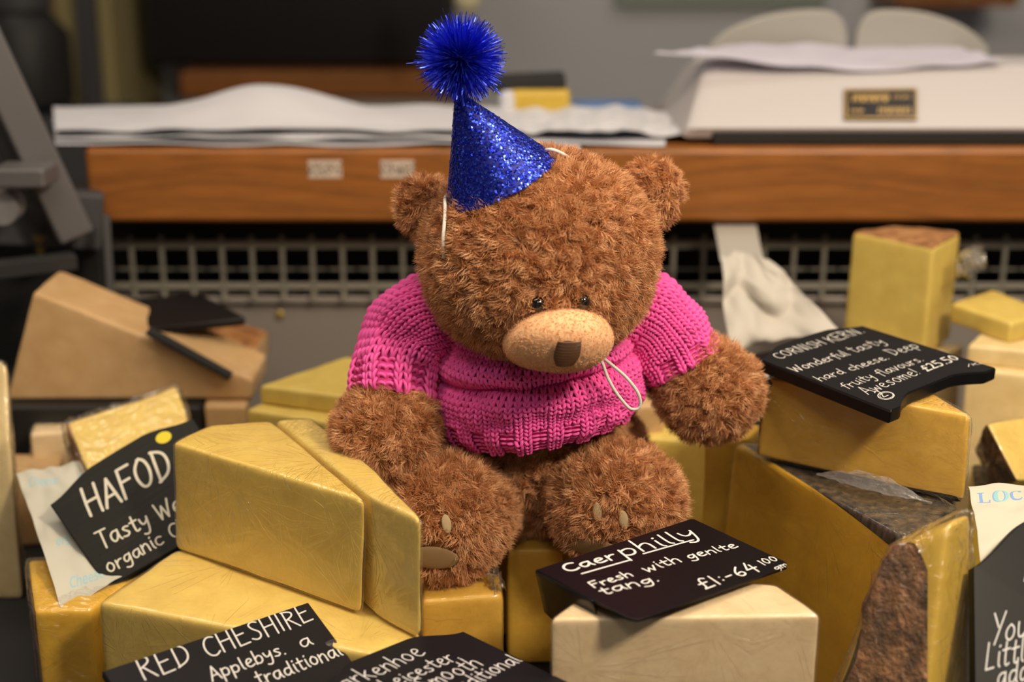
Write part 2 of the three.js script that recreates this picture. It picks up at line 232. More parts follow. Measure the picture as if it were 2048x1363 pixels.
// ---------------------------------------------------------------- things behind the counter
{
  const bz = (px0, py0, px1, py1, z, d, r = 0.004) => { const a = P(px0, py1, z), b = P(px1, py0, z); return boxTo(a.x, b.x, a.y, b.y, -z - d, -z, r); };
  const sc = group('black_screen'); tag(sc, 'large black screen on the grey wall above the wooden shelf', 'screen');
  mesh('casing', bz(292, -260, 905, 132, 2.55, 0.08, 0.01), M.black, sc); mesh('glass_panel', bz(305, -250, 890, 122, 2.545, 0.004), M.blackGloss, sc);
  mesh('wall_mount', boxTo(P(560, 0, 2.6).x, P(640, 0, 2.6).x, P(0, 40, 2.6).y, P(0, -40, 2.6).y, -2.75, -2.63), M.black, sc);
  const sh = group('back_shelf'); tag(sh, 'dark orange wooden shelf unit below the black screen', 'shelf');
  mesh('shelf_board', metreUV(bz(362, 146, 925, 194, 2.48, 0.24), 0.9, 3.2), wood, sh); mesh('shelf_panel', boxTo(P(385, 200, 2.5).x, P(915, 200, 2.5).x, 0, P(0, 194, 2.5).y, -2.74, -2.5), std({ color: lin(0.42, 0.34, 0.28), roughness: 0.7 }), sh);
  const cb = group('olive_cupboard'); tag(cb, 'olive brown cupboard beside the slanted metal post', 'cupboard');
  const a = P(228, 200, 2.4); mesh('carcass', boxTo(-2.2, a.x, 0, 2.3, -2.74, -2.42), std({ color: lin(0.30, 0.25, 0.11), roughness: 0.8 }), cb); mesh('door', boxTo(-1.6, a.x - 0.09, 0.3, 2.2, -2.42, -2.40), std({ color: lin(0.36, 0.26, 0.13), roughness: 0.7 }), cb);
  mesh('edge_post', boxTo(a.x - 0.05, a.x - 0.02, 0.2, 2.25, -2.42, -2.39), M.greyDark, cb);
  const pan = P(48, 120, 2.3), g = group('dark_jar'); tag(g, 'dark round jar standing in front of the olive cupboard', 'jar');
  mesh('jar_body', new THREE.LatheGeometry([[0, 0], [0.06, 0], [0.075, 0.02], [0.075, 0.12], [0.05, 0.15], [0.045, 0.16], [0, 0.16]].map((p) => new THREE.Vector2(...p)), 32), M.black, g).position.set(pan.x, pan.y - 0.08, pan.z);
  mesh('jar_lid', new THREE.CylinderGeometry(0.05, 0.05, 0.025, 32), M.greyDark, g).position.set(pan.x, pan.y + 0.092, pan.z);
  tag(mesh('side_table', boxTo(-1.6, P(240, 235, 2.3).x, 0, pan.y - 0.08, -2.39, -2.15), M.greyDark), 'dark side table holding the round jar', 'table');
  const hk = P(935, -8, 2.1), lm = group('cream_pendant'); tag(lm, 'cream rounded pendant hanging above the blue pompom', 'pendant');
  mesh('pendant_body', new THREE.LatheGeometry([[0, -0.024], [0.012, -0.022], [0.019, -0.008], [0.021, 0.01], [0.015, 0.06], [0.006, 0.07], [0, 0.07]].map((p) => new THREE.Vector2(...p)), 24), std({ color: lin(0.85, 0.76, 0.52), roughness: 0.4 }), lm).position.copy(hk);
  mesh('cord', bar(hk.clone().add(V(0, 0.068, 0)), V(hk.x, 2.70, hk.z), 0.004, 0.004), M.black, lm);
  tag(mesh('picture_frame', bz(1232, -120, 1660, 12, 2.73, 0.02), std({ color: lin(0.30, 0.36, 0.30), roughness: 0.6 })), 'grey-green framed panel at the top of the back wall', 'frame');
  tag(mesh('wall_shelf', metreUV(bz(1792, -18, 2040, 14, 2.55, 0.2), 0.9, 3.2), wood), 'short brown shelf on the back wall above the scale', 'shelf');
  // on the counter beyond the papers
  const y0 = P(1068, 240, 1.62), w = 0.055; const fc = group('wrapped_cheese'); tag(fc, 'small yellow cheese with a black sign on top, on the wooden counter', 'cheese');
  mesh('cheese_body', box(0.062, P(0, 178, 1.40).y - BT, 0.07, P(1078, 240, 1.40).x, (BT + P(0, 178, 1.40).y) / 2, -1.435, 0.008), cheeseMat(0.66, 0.46, 0.06), fc); mesh('end_wrap', box(0.020, P(0, 180, 1.40).y - BT, 0.071, P(1018, 240, 1.40).x, (BT + P(0, 180, 1.40).y) / 2, -1.435, 0.008), M.paper, fc);
  const sg = bar(P(985, 166, 1.435), P(1130, 160, 1.435), 0.06, 0.012, 0.002); tag(mesh('price_sign', sg, M.slate), 'black blank-looking sign lying on the small yellow cheese by the hat', 'sign');
  tag(mesh('blue_packet', box(0.078, 0.014, 0.05, P(1208, 222, 1.44).x, BT + 0.0075, -1.45, 0.005), std({ color: lin(0.10, 0.20, 0.45), roughness: 0.4 })), 'flat blue packet lying on the wooden counter', 'packet');
}
{ // the slanted metal post and its hinge at the end of the case
  const g = group('slanted_post'); tag(g, 'slanted grey metal post at the end of the display case', 'post');
  mesh('post_bar', bar(P(-76, -10, 1.16), P(150, 470, 1.19), 0.030, 0.030, 0.003), M.post, g);
  mesh('post_flange', bar(P(-130, 10, 1.17), P(96, 450, 1.20), 0.010, 0.02, 0.002), M.greyDark, g);
  mesh('hinge_bar', boxTo(P(-60, 0, 1.12).x, P(88, 356, 1.12).x, P(0, 378, 1.12).y, P(0, 338, 1.12).y, -1.16, -1.12, 0.003), M.post, g);
  const k = group('case_end_bracket'); tag(k, 'dark metal end bracket of the display case under the slanted post', 'bracket');
  mesh('end_plate', bar(P(-120, 420, 1.20), P(205, 440, 1.24), 0.03, 0.05, 0.003), M.greyDark, k); mesh('lower_plate', boxTo(-0.75, P(200, 500, 1.24).x, DECK, P(0, 470, 1.24).y, -1.26, -1.24), M.black, k);
  mesh('angled_arm', bar(P(-60, 545, 1.12), P(150, 520, 1.16), 0.02, 0.012), M.slate, k); const kb = mesh('brass_peg', new THREE.ConeGeometry(0.009, 0.024, 12), M.brass, k); kb.rotation.x = Math.PI; kb.position.copy(P(80, 495, 1.215));
  const bolt = mesh('bolt', new THREE.CylinderGeometry(0.014, 0.014, 0.02, 16), M.alu, k); bolt.rotation.x = Math.PI / 2; bolt.position.copy(P(10, 412, 1.15));
}
// ---------------------------------------------------------------- cheeses
// A cut block between two loops of corners: a flat-faced body with edges rounded by r, tessellated face by face.
function block(A, B, { r = 0.004, m = 12, off = 0, bumpy = 0.0005, wrinkle = 0, faces = null } = {}) {
  const n = A.length, c = V(0, 0, 0); [...A, ...B].forEach((p) => c.add(p)); c.multiplyScalar(0.5 / n);
  const loops = [A.slice(), B.slice().reverse()]; for (let i = 0; i < n; i++) { const j = (i + 1) % n; loops.push([A[j], A[i], B[i], B[j]]); }
  const planes = loops.map((L) => { const nn = V(0, 0, 0), q = V(0, 0, 0); L.forEach((p, i) => { const o = L[(i + 1) % L.length]; nn.x += (p.y - o.y) * (p.z + o.z); nn.y += (p.z - o.z) * (p.x + o.x); nn.z += (p.x - o.x) * (p.y + o.y); q.add(p); }); nn.normalize(); q.multiplyScalar(1 / L.length); if (nn.dot(q.clone().sub(c)) < 0) nn.negate(); return { n: nn, d: nn.dot(q), q, L }; });
  const k = 3.2 / r, f = (p) => { let s = 0, mx = -1e9; const ds = planes.map((q) => q.n.dot(p) - q.d - off); for (const d of ds) mx = Math.max(mx, d); for (const d of ds) s += Math.exp(k * (d - mx)); return mx + Math.log(s) / k; };
  const grad = (p) => { const g = V(0, 0, 0); let mx = -1e9; const ds = planes.map((q) => q.n.dot(p) - q.d - off); for (const d of ds) mx = Math.max(mx, d); ds.forEach((d, i) => g.addScaledVector(planes[i].n, Math.exp(k * (d - mx)))); return g.normalize(); };
  const pos = [], uv = [], idx = [], nor = [];
  planes.forEach((pl, fi) => {
    if (faces && !faces.includes(fi)) return;
    const ax = Math.abs(pl.n.y) > 0.7 ? V(1, 0, 0) : V(0, 1, 0).cross(pl.n).normalize(), ay = pl.n.clone().cross(ax).normalize(); ax.copy(ay).cross(pl.n).normalize();
    pl.L.forEach((a, li) => {
      const b = pl.L[(li + 1) % pl.L.length], base = pos.length / 3;
      for (let i = 0; i <= m; i++) for (let j = 0; j <= m; j++) {
        const t = 1 - Math.pow(1 - i / m, 1.9), s = 0.5 - 0.5 * Math.cos(Math.PI * j / m), e = lerp3(a, b, s), p = lerp3(pl.q, e, t), d = p.clone().sub(c);
        let lo = 0.3, hi = 1.4; for (let q = 0; q < 22; q++) { const x = (lo + hi) / 2; if (f(c.clone().addScaledVector(d, x)) > 0) hi = x; else lo = x; }
        const w = c.clone().addScaledVector(d, (lo + hi) / 2), g = grad(w);
        let h = bumpy * fbm(w.x * 38, w.y * 38, w.z * 38, 3) + bumpy * 1.6 * n3(w.x * 11, w.y * 11, w.z * 11);
        if (wrinkle) { const q = fbm(w.x * 30 + 5, w.y * 30, w.z * 30, 2); h += wrinkle * (Math.pow(1 - Math.abs(n3(w.x * 45 + q * 2, w.y * 45 + q, w.z * 45)), 3)); }
        w.addScaledVector(g, h); pos.push(w.x, w.y, w.z); nor.push(g.x, g.y, g.z); const rel = w.clone().sub(pl.q); uv.push(rel.dot(ax) * 7 + fi * 0.37, rel.dot(ay) * 7 + fi * 0.21);
      }
      const W = m + 1; for (let i = 0; i < m; i++) for (let j = 0; j < m; j++) { const q = base + i * W + j; idx.push(q, q + W, q + W + 1, q, q + W + 1, q + 1); }
    });
  });
  const g = new THREE.BufferGeometry(); g.setAttribute('position', new THREE.Float32BufferAttribute(pos, 3)); g.setAttribute('normal', new THREE.Float32BufferAttribute(nor, 3)); g.setAttribute('uv', new THREE.Float32BufferAttribute(uv, 2)); g.setIndex(idx);
  // faces turn outward
  const I = g.index.array; for (let t = 0; t < I.length; t += 3) { const v = [0, 1, 2].map((q) => V(pos[I[t + q] * 3], pos[I[t + q] * 3 + 1], pos[I[t + q] * 3 + 2])), x = v[1].clone().sub(v[0]).cross(v[2].clone().sub(v[0])); if (x.dot(V(nor[I[t] * 3], nor[I[t] * 3 + 1], nor[I[t] * 3 + 2])) < 0) { const s = I[t + 1]; I[t + 1] = I[t + 2]; I[t + 2] = s; } }
  if (wrinkle) { g.computeVertexNormals(); } return g;
}
// rind: list of face numbers (0 upper loop, 1 lower loop, 2... sides) that carry the rind
function cheese(name, label, A, B, mat, o = {}) {
  const g = group(name); tag(g, label, 'cheese', o.group);
  const n = A.length, all = Array.from({ length: n + 2 }, (_, i) => i), rind = o.rind ?? [];
  mesh('cheese_body', block(A, B, { r: o.r, bumpy: o.bumpy, faces: all.filter((i) => !rind.includes(i)) }), mat, g);
  if (rind.length) mesh('rind', block(A, B, { r: o.r, bumpy: o.rindBumpy ?? 0.001, faces: rind, off: 0.0003, m: 16 }), o.rindMat ?? rindTan, g);
  if (o.film) mesh('cling_film', block(A, B, { r: (o.r ?? 0.004) * 1.15, off: 0.0006 + (o.filmOff ?? 0), m: 24, wrinkle: o.film, bumpy: 0.0002 }), o.filmMat ?? film, g);
  return g;
}
const down = (A, y, sx = 0) => A.map((p) => V(p.x + sx, y, p.z));
const on = (y, list) => list.map((q) => (q.isVector3 ? q : PY(q[0], q[1], y)));
{ // the two wedges side by side on the big slab, front left
  const yT = 1.0789, yB = 1.0086;
  const A1 = on(yT, [[342, 884], [420, 850], [534, 840], [752, 1006]]), B1 = [PY(352, 1096, yB), V(A1[1].x, yB, A1[1].z), V(A1[2].x, yB, A1[2].z), PY(716, 1227, yB)];
  cheese('cheese_wedge', 'pale yellow film-wrapped cheese wedge leaning its cut face beside a black sign', A1, B1, CH.gold, { r: 0.004, film: 0.0003 });
  const A2 = on(yT + 0.001, [[545, 838], [622, 834], [705, 898], [852, 1037], [766, 1010]]), B2 = [V(A2[0].x + 0.001, yB, A2[0].z), V(A2[1].x, yB, A2[1].z), V(A2[2].x, yB, A2[2].z), PY(845, 1287, yB), PY(729, 1216, yB)];
  cheese('cheese_wedge', 'film-wrapped yellow cheese wedge touching the foot of the teddy bear', A2, B2, CH.butter, { r: 0.004, film: 0.0003 });
  const A = on(1.0071, [[195, 1203], [350, 1098], [800, 1120], [842, 1290], [800, 1318]]);
  cheese('cheese_slab', 'large pale yellow cheese slab under the two film-wrapped wedges', A, down(A, DECK), CH.butter, { r: 0.005, film: 0.0003, filmMat: filmTight });
  const C = on(0.985, [[66, 1222], [182, 1218], [322, 1116], [54, 1116]]);
  cheese('cheese_block', 'dark amber film-wrapped cheese block under the printed paper', C, down(C, DECK), CH.amber, { r: 0.005, film: 0.0012, filmOff: 0.001, rind: [5] });
  const E1 = [P(130, 838, 0.985), P(353, 776, 1.03), P(390, 862, 0.965), P(190, 990, 0.905)];
  cheese('cheese_chunk', 'golden cheese chunk in crinkled shiny film behind the leaning black sign', E1, E1.map((p) => V(p.x + 0.004, DECK, p.z - 0.01)), CH.butter, { r: 0.004, film: 0.0026, filmOff: 0.0008, rind: [5], bumpy: 0.0009 });
  const G = [P(-130, 705, 1.0), P(6, 700, 0.98), P(26, 900, 0.94), P(-130, 900, 0.94)];
  cheese('cheese_block', 'tall pale cheese corner at the edge beside the printed paper', G, [P(-130, 1000, 1.0), P(40, 1000, 0.98), P(34, 1130, 0.93), P(-130, 1130, 0.93)].map((p) => V(p.x, DECK, p.z)), CH.cream, { film: 0.0008 });
}
{ // under and around the bear
  const L1 = on(1.000, [[840, 1200], [1006, 1188], [998, 1140], [846, 1150]]);
  cheese('cheese_block', 'yellow cheese block under the teddy bear foot beside the film-wrapped wedge', L1, down(L1, DECK), CH.kern, { film: 0.0003, r: 0.006, filmMat: filmTight });
  const L2 = on(1.004, [[1012, 1098], [1128, 1096], [1122, 1058], [1014, 1060]]);
  cheese('cheese_block', 'yellow cheese block between the two feet of the teddy bear', L2, down(L2, DECK), CH.kern, { r: 0.006 });
  const L3 = [V(-0.085, 0.985, -0.875), V(0.10, 0.985, -0.875), V(0.10, 0.985, -1.0), V(-0.085, 0.985, -1.0)];
  cheese('cheese_slab', 'broad yellow cheese slab that the teddy bear sits on', L3, down(L3, DECK), CH.olive, { r: 0.006 });
  const Mm = on(1.0415, [[1100, 1238], [1643, 1229], [1553, 1166], [1218, 1150]]);
  cheese('cheese_block', 'creamy white cheese block under the folded black sign', Mm, down(Mm, DECK), CH.pale, { r: 0.0035, film: 0.00015, filmMat: filmTight });
  const Y1 = on(1.046, [[1408, 874], [1500, 874], [1530, 846], [1425, 846]]);
  cheese('cheese_block', 'upright yellow cheese block under the raised paw of the teddy bear', Y1, down(Y1, DECK, 0.001), CH.kern, { r: 0.005 });
  const Y2 = on(1.022, [[1255, 872], [1420, 882], [1410, 838], [1280, 828]]);
  cheese('cheese_slab', 'soft yellow cheese slab behind the hip of the teddy bear', Y2, down(Y2, DECK), CH.lemon, { r: 0.006 });
  const d = P(1378, 838, 1.12), tub = group('grey_tub'); tag(tub, 'dark grey round tub behind the raised paw', 'tub');
  const yb = DECK; mesh('tub_body', new THREE.LatheGeometry([[0, 0], [0.030, 0], [0.036, d.y - yb - 0.006], [0.038, d.y - yb], [0.034, d.y - yb], [0.03, 0.01], [0, 0.01]].map((p) => new THREE.Vector2(...p)), 40), M.greyDark, tub).position.set(d.x, yb, d.z - 0.03);
  mesh('tub_lid', new THREE.CylinderGeometry(0.039, 0.039, 0.008, 40), std({ color: lin(0.10, 0.10, 0.11), roughness: 0.4 }), tub).position.set(d.x, d.y + 0.005, d.z - 0.03);
  tag(mesh('film_wisp', sheet((u, v) => { const p = bil([P(972, 1128, 0.80), P(996, 1132, 0.80), P(1012, 1176, 0.785), P(984, 1182, 0.785)], u, v); p.z += 0.006 * n2(u * 3 + 2, v * 4); p.y += 0.003 * n2(u * 4, v * 3 + 6); return p; }, 14, 18, 0.0002), film), 'twisted end of clear film beside the teddy bear foot', 'film');
  const O1 = on(1.045, [[1268, 812], [1330, 806], [1322, 770], [1275, 776]]); cheese('cheese_block', 'small orange cheese standing behind the pink sweater and the grey tub', O1, down(O1, DECK), CH.tan, { r: 0.005 });
}
{ // right: the amber block, the thick piece with the scalloped sign, the brown rind
  const yN = 1.05, N = on(yN, [[1486, 886], [1795, 1079], [1918, 1016], [1700, 880]]), NB = down(N, DECK); NB[0].x -= 0.022; NB[1].x += 0.004;
  cheese('cheese_block', 'large amber cheese block with dark crusted top under the thick wrapped piece', N, NB, CH.amber, { r: 0.004, film: 0.0005, rind: [0, 5], rindMat: rindBlack, filmMat: filmTight });
  const O = on(1.107, [[1526, 757], [1940, 827], [1815, 752], [1650, 708]]), OB = [PY(1512, 908, 1.053), PY(1936, 1010, 1.053), V(O[2].x, 1.053, O[2].z), V(O[3].x, 1.053, O[3].z)];
  cheese('cheese_chunk', 'thick golden film-wrapped cheese under the scalloped black sign', O, OB, CH.kern, { r: 0.0035, film: 0.0009, rind: [1, 5], rindMat: rindBlack, rindBumpy: 0.0016 });
  // loose fold of film along its lower edge
  const fa = PY(1630, 948, 1.054), fb = PY(1860, 1004, 1.054); 
  tag(mesh('film_fold', sheet((u, v) => { const p = lerp3(fa, fb, u); const s = Math.sin(Math.PI * Math.min(1, u * 1.05)); p.z += 0.004 + 0.006 * v * s; p.y += 0.0015 + (0.010 * s + 0.001 * n2(u * 5, v * 2)) * (1 - v) + 0.0006 * n2(u * 9, v * 3); return p; }, 70, 12, 0.0002), phys({ color: lin(0.95, 0.93, 0.92), transmission: 0.85, thickness: 0, roughness: 0.14, bumpMap: filmCreases, bumpScale: 0.002 })), 'loose fold of clear film between the thick wrapped piece and the amber block', 'film');
  const Pz = (px, py, z) => V(P(px, py, z).x, DECK, -z);
  const PA = [P(1792, 1092, 0.715), P(1868, 1060, 0.684), P(1950, 1018, 0.706), P(1872, 1046, 0.741)];
  const PB = [Pz(1575, 1300, 0.672), Pz(1880, 1363, 0.63), Pz(1965, 1300, 0.672), Pz(1800, 1200, 0.742)];
  cheese('cheese_wedge', 'cheese wedge with a wrinkled brown rind in film beside the tall black sign', PA, PB, CH.olive, { r: 0.007, rind: [2], rindMat: rindBrown, rindBumpy: 0.003, film: 0.0022, filmOff: 0.001 });
}
{ // back left
  const flat = (list, z) => list.map((q) => P(q[0], q[1], z)), back = (A, d, sx = 0) => A.map((p) => V(p.x + sx, p.y, p.z - d));
  const H = flat([[65, 580], [330, 686], [506, 757], [506, 798], [12, 800]], 1.08);
  cheese('cheese_wedge', 'large tan cheese wedge standing on its side on the black tray', H, back(H, 0.07), CH.tan, { r: 0.004 });
  const H2 = flat([[332, 668], [352, 655], [512, 702], [514, 748], [492, 752]], 1.165);
  cheese('cheese_slab', 'thin orange-edged cheese slab lying behind the large tan wedge', H2, back(H2, 0.06), CH.tan, { r: 0.003, rind: [1, 3] });
  tag(mesh('black_stick', bar(P(296, 660, 1.075), P(462, 752, 1.075), 0.012, 0.004), M.slate), 'thin black stick resting on the slope of the large tan wedge', 'stick');
  const yt = P(0, 801, 1.08).y;
  tag(mesh('black_tray', boxTo(P(-200, 800, 1.08).x, P(408, 800, 1.08).x, DECK, yt, -1.17, -1.065, 0.003), M.black), 'black tray block that the large tan wedge stands on', 'tray');
  const T1 = on(yt, [[408, 812], [492, 812], [500, 790], [412, 790]]); cheese('cheese_block', 'tan rinded cheese block beside the black tray under the wedge tip', T1, down(T1, DECK), CH.tan, { r: 0.004 });
  const I2 = on(1.035, [[492, 818], [732, 856], [740, 800], [540, 796]]); cheese('cheese_slab', 'lower yellow cheese slab of the pair behind the pink sleeve', I2, down(I2, DECK), CH.lemon, { r: 0.004 });
  const I1 = on(1.0505, [[516, 770], [735, 798], [742, 720], [690, 712]]); cheese('cheese_slab', 'upper yellow cheese slab of the pair behind the pink sleeve', I1, down(I1, 1.0355), CH.lemon, { r: 0.004 });
  const K2 = on(0.985, [[20, 940], [118, 934], [128, 904], [24, 906]]); cheese('cheese_slab', 'tan cheese slab behind the printed paper', K2, down(K2, DECK), CH.tan, { r: 0.004 });
  const K = on(1.005, [[60, 868], [140, 862], [140, 838], [70, 842]]); cheese('cheese_chunk', 'small pale film-wrapped cheese in front of the black tray', K, down(K, DECK), CH.pale, { r: 0.003, film: 0.0015 });
}
{ // back right
  const Q = on(1.142, [[1704, 462], [1868, 494], [1922, 465], [1790, 450]]), QB = down(Q, 1.05); QB[0].x -= 0.004;
  cheese('cheese_block', 'tall yellow cheese block with brown rind on top, standing behind the scalloped sign', Q, QB, CH.lemon, { r: 0.006, rind: [0], rindMat: rindTan });
  const U = on(1.0495, [[1690, 700], [1860, 722], [1930, 690], [1760, 670]]); cheese('cheese_slab', 'cheese slab under the tall yellow block', U, down(U, DECK), CH.cream, { r: 0.004 });
  const R = on(1.094, [[1902, 606], [2022, 646], [2110, 625], [1985, 577]]); cheese('cheese_block', 'yellow square cheese block on top of the stack beside the tall block', R, down(R, 1.0775), CH.lemon, { r: 0.004 });
  const S1 = on(1.077, [[1934, 690], [2090, 705], [2120, 650], [1985, 640]]); cheese('cheese_slab', 'upper pale cheese slab in the stack beside the tall block', S1, down(S1, 1.062), CH.cream, { r: 0.004 });
  const S2 = on(1.0615, [[1932, 738], [2090, 752], [2120, 700], [1985, 690]]); cheese('cheese_slab', 'lowest pale cheese slab in the stack beside the tall block', S2, down(S2, DECK), CH.cream, { r: 0.004 });
  const T = [P(1976, 850, 0.93), P(2130, 815, 0.98), P(2130, 958, 0.93), P(2034, 964, 0.90)], TB = [P(1945, 905, 0.98), P(2090, 870, 1.02), P(2090, 990, 0.99), P(1996, 985, 0.95)];
  cheese('cheese_wedge', 'film-wrapped pale wedge with brown rind side beside the thick golden piece', T, TB, CH.butter, { r: 0.004, film: 0.0012, rind: [5], rindMat: rindBrown });
  const tb = on(1.0, [[1945, 985], [2120, 985], [2120, 930], [1945, 930]]); cheese('cheese_block', 'dark cheese block supporting the pale wedge with brown rind', tb, down(tb, DECK), CH.olive, { r: 0.004, rind: [0], rindMat: rindBlack });
  // crumpled white paper and a wisp of film
  const wp = [P(1436, 500, 1.12), P(1530, 506, 1.12), P(1662, 640, 1.06), P(1452, 706, 1.04)];
  tag(mesh('crumpled_paper', sheet((u, v) => { const p = bil(wp, u, v), f = 0.022 * Math.abs(n2(u * 1.3 + 3, v * 0.9)) + 0.002 * n2(u * 4, v * 3 + 8); p.z += f + 0.03 * Math.abs(u - 0.35) * v; p.y += 0.002 * n2(u * 3 + 2, v * 3); return p; }, 36, 36), std({ color: lin(0.52, 0.49, 0.44), roughness: 0.85 })), 'crumpled white paper standing behind the raised paw', 'paper');
  tag(mesh('paper_strip', sheet((u, v) => { const a = lerp3(P(1428, 448, 1.262), P(1512, 448, 1.262), u), b = lerp3(P(1440, 520, 1.15), P(1528, 520, 1.15), u), p = lerp3(a, b, v); p.z += 0.004 * Math.sin(u * 3 + v * 2); return p; }, 10, 16), std({ color: lin(0.42, 0.40, 0.36), roughness: 0.85 })), 'grey paper strip hanging from the wooden counter above the crumpled paper', 'paper');
  tag(mesh('film_wisp', sheet((u, v) => { const p = bil([P(1918, 500, 1.10), P(1962, 488, 1.12), P(1968, 530, 1.11), P(1912, 556, 1.10)], u, v); p.z += 0.012 * n2(u * 3, v * 3 + 5); p.y += 0.006 * n2(u * 4 + 7, v * 4); return p; }, 16, 16, 0.0002), film), 'wisp of clear film sticking out of the tall yellow block', 'film');
}
// ---------------------------------------------------------------- signs with handwriting
const G = { // single-stroke hand: x y pairs, strokes parted by |; x-height 5, capitals 8; width first
  a: '4.9;4 4.5 2.5 5 .8 4 .5 2 1.5 .2 3 .8 4 3.5|4 4.8 4 1.5 4.9 .2', b: '4.4;.6 8 .5 .2|.5 3 2 5 4 3.8 3.8 1 2 0 .5 1', c: '4.3;4 4.2 2.5 5 .8 3.8 .6 1.5 2 .1 4 .8', d: '5;4 4 2.2 4.8 .6 3 1 .6 2.6 .2 4 2|4.2 8 4 1 4.9 .2',
  e: '4.5;.8 2.4 3.8 3 3.4 4.8 1.8 5 .6 3 1 .8 2.4 0 4.4 .9', f: '3.6;4 7.4 2.8 8 1.8 6.5 1.6 -1|.2 4.6 3.4 4.8', g: '4.5;4 4.2 2.2 5 .6 3.4 1 1 2.6 .8 4 3.6|4 4.8 4 -1.5 2.4 -3 .4 -2', h: '4.4;.6 8 .6 0|.6 2.8 2.2 4.8 3.8 4 3.9 0', i: '1.9;1 4.8 1 1 1.8 .1|1 6.6 1.2 6.9',
  k: '4.2;.6 8 .6 0|3.6 4.8 .7 2.2|1.4 2.8 3.9 0', l: '2;.8 8 .8 1 1.8 .1', m: '5.6;.5 5 .5 0|.5 3 1.6 5 2.6 4 2.6 0|2.6 3 3.8 5 4.9 4 5 0', n: '4.3;.5 5 .5 0|.5 3 2 5 3.6 4.2 3.8 0', o: '4.6;2.4 5 .7 4 .6 1.4 2.2 0 4 1.2 4 3.8 2.4 5 2.2 4.9', p: '4.4;.6 4.8 .5 -3|.6 3.6 2.2 5 4 3.6 3.6 .8 2 0 .6 1',
  r: '3.6;.6 5 .7 0|.7 2.8 1.8 4.8 3.4 4.6', s: '4;3.6 4.4 2.2 5 .9 4 2.2 2.8 3.6 1.6 2.4 .1 .5 .6', t: '3.6;1.6 7.4 1.5 1 2.4 .1 3.5 .7|.2 5 3.4 5.2', u: '4.6;.6 5 .6 1.2 2 0 3.6 1.4|3.8 5 3.7 .8 4.5 .1', v: '4;.4 5 2 0|2 0 3.8 5', w: '5.5;.3 5 1.2 .2|1.2 .2 2.6 3.8|2.6 3.8 3.8 .2|3.8 .2 5.2 5', y: '4.4;.5 5 .8 2.4 2.4 2 3.8 4|3.9 5 3.6 -1 2.2 -3 .5 -2.2',
  A: '5.2;.2 0 2.6 8|2.6 8 5 0|1.1 2.8 4.2 3', C: '5.4;5 7 3.2 8 1 6 .6 3 1.6 .6 3.6 0 5.2 1.2', D: '5.4;.8 8 .8 0|.4 8 3.6 7.4 5 4.4 4 1.2 .4 0', E: '5;.8 8 .8 0|.8 8 4.4 8|.8 4.2 3.8 4.4|.8 0 4.6 .2', F: '4.8;.8 8 .8 0|.8 8 4.6 8.2|.8 4.4 3.8 4.6', G: '5.6;5 7 3.2 8 1 6 .6 3 1.8 .4 4 .2 5 3|3.2 3 5.4 3', H: '5.4;.6 8 .6 0|4.6 8 4.6 0|.6 4 4.6 4.2', I: '2;1 8 1 0', K: '5;.8 8 .8 0|4.4 8 .9 3.6|1.8 4.6 4.8 0', L: '4.6;.8 8 .8 .2|.8 0 4.2 .2', N: '5.4;.6 0 .7 8|.7 8 4.4 0|4.4 0 4.6 8', O: '6;3 8 1 6.6 .5 3.4 2 .3 4.4 .8 5.4 4 4.6 7 3 8 2.4 7.8', R: '5.2;.8 8 .8 0|.4 8 3.8 7.6 4.2 5.4 .9 4|1.8 4.2 4.8 0', S: '4.8;4.4 7 2.8 8 1 6.8 2 4.6 4 3 3.8 .8 2 0 .4 1', T: '5;.2 8 5 8|2.6 8 2.6 0', W: '6.8;.2 8 1.6 0|1.6 0 3.2 6|3.2 6 4.8 0|4.8 0 6.6 8', Y: '5;.2 8 2.6 4|5 8 1.6 -.6',
  0: '4.8;2.4 8 .8 6 .6 2.4 2.2 0 4 2 4.2 6 2.4 8 2.2 7.9', 1: '2.2;1 7.8 1 0', 2: '4.8;.8 6.4 2.2 8 4 6.6 3 3.6 .6 .2|.6 .1 4.6 .3', 4: '4.8;2.8 8 .6 3|.6 3 4.6 3.2|3.4 6 3.2 -.4', 5: '4.8;4.4 8 1.2 8|1.2 8 1 4.8|1 4.8 3 5.2 4.2 3 2.8 .2 .6 .6', 6: '4.6;3.6 8 1.4 5.4 .6 2.2 2 0 4 1.4 3.4 4 .8 2.6',
  '\u00a3': '5;4.4 6.8 3.2 8 1.8 6.4 1.8 1.2 .6 0|.6 0 4.6 .3|.4 4 3.8 4.2', '.': '2;.8 .1 1 .3', ',': '2;1 .4 .4 -1.4', '!': '2.2;1 8 .9 2.2|.9 .1 1 .3', ':': '2;1 4.4 1.1 4.5|1 1.6 1.1 1.8', '-': '3.6;.6 3 3 3.2', '/': '3.4;3 8 .4 -.6', ' ': '3;',
};
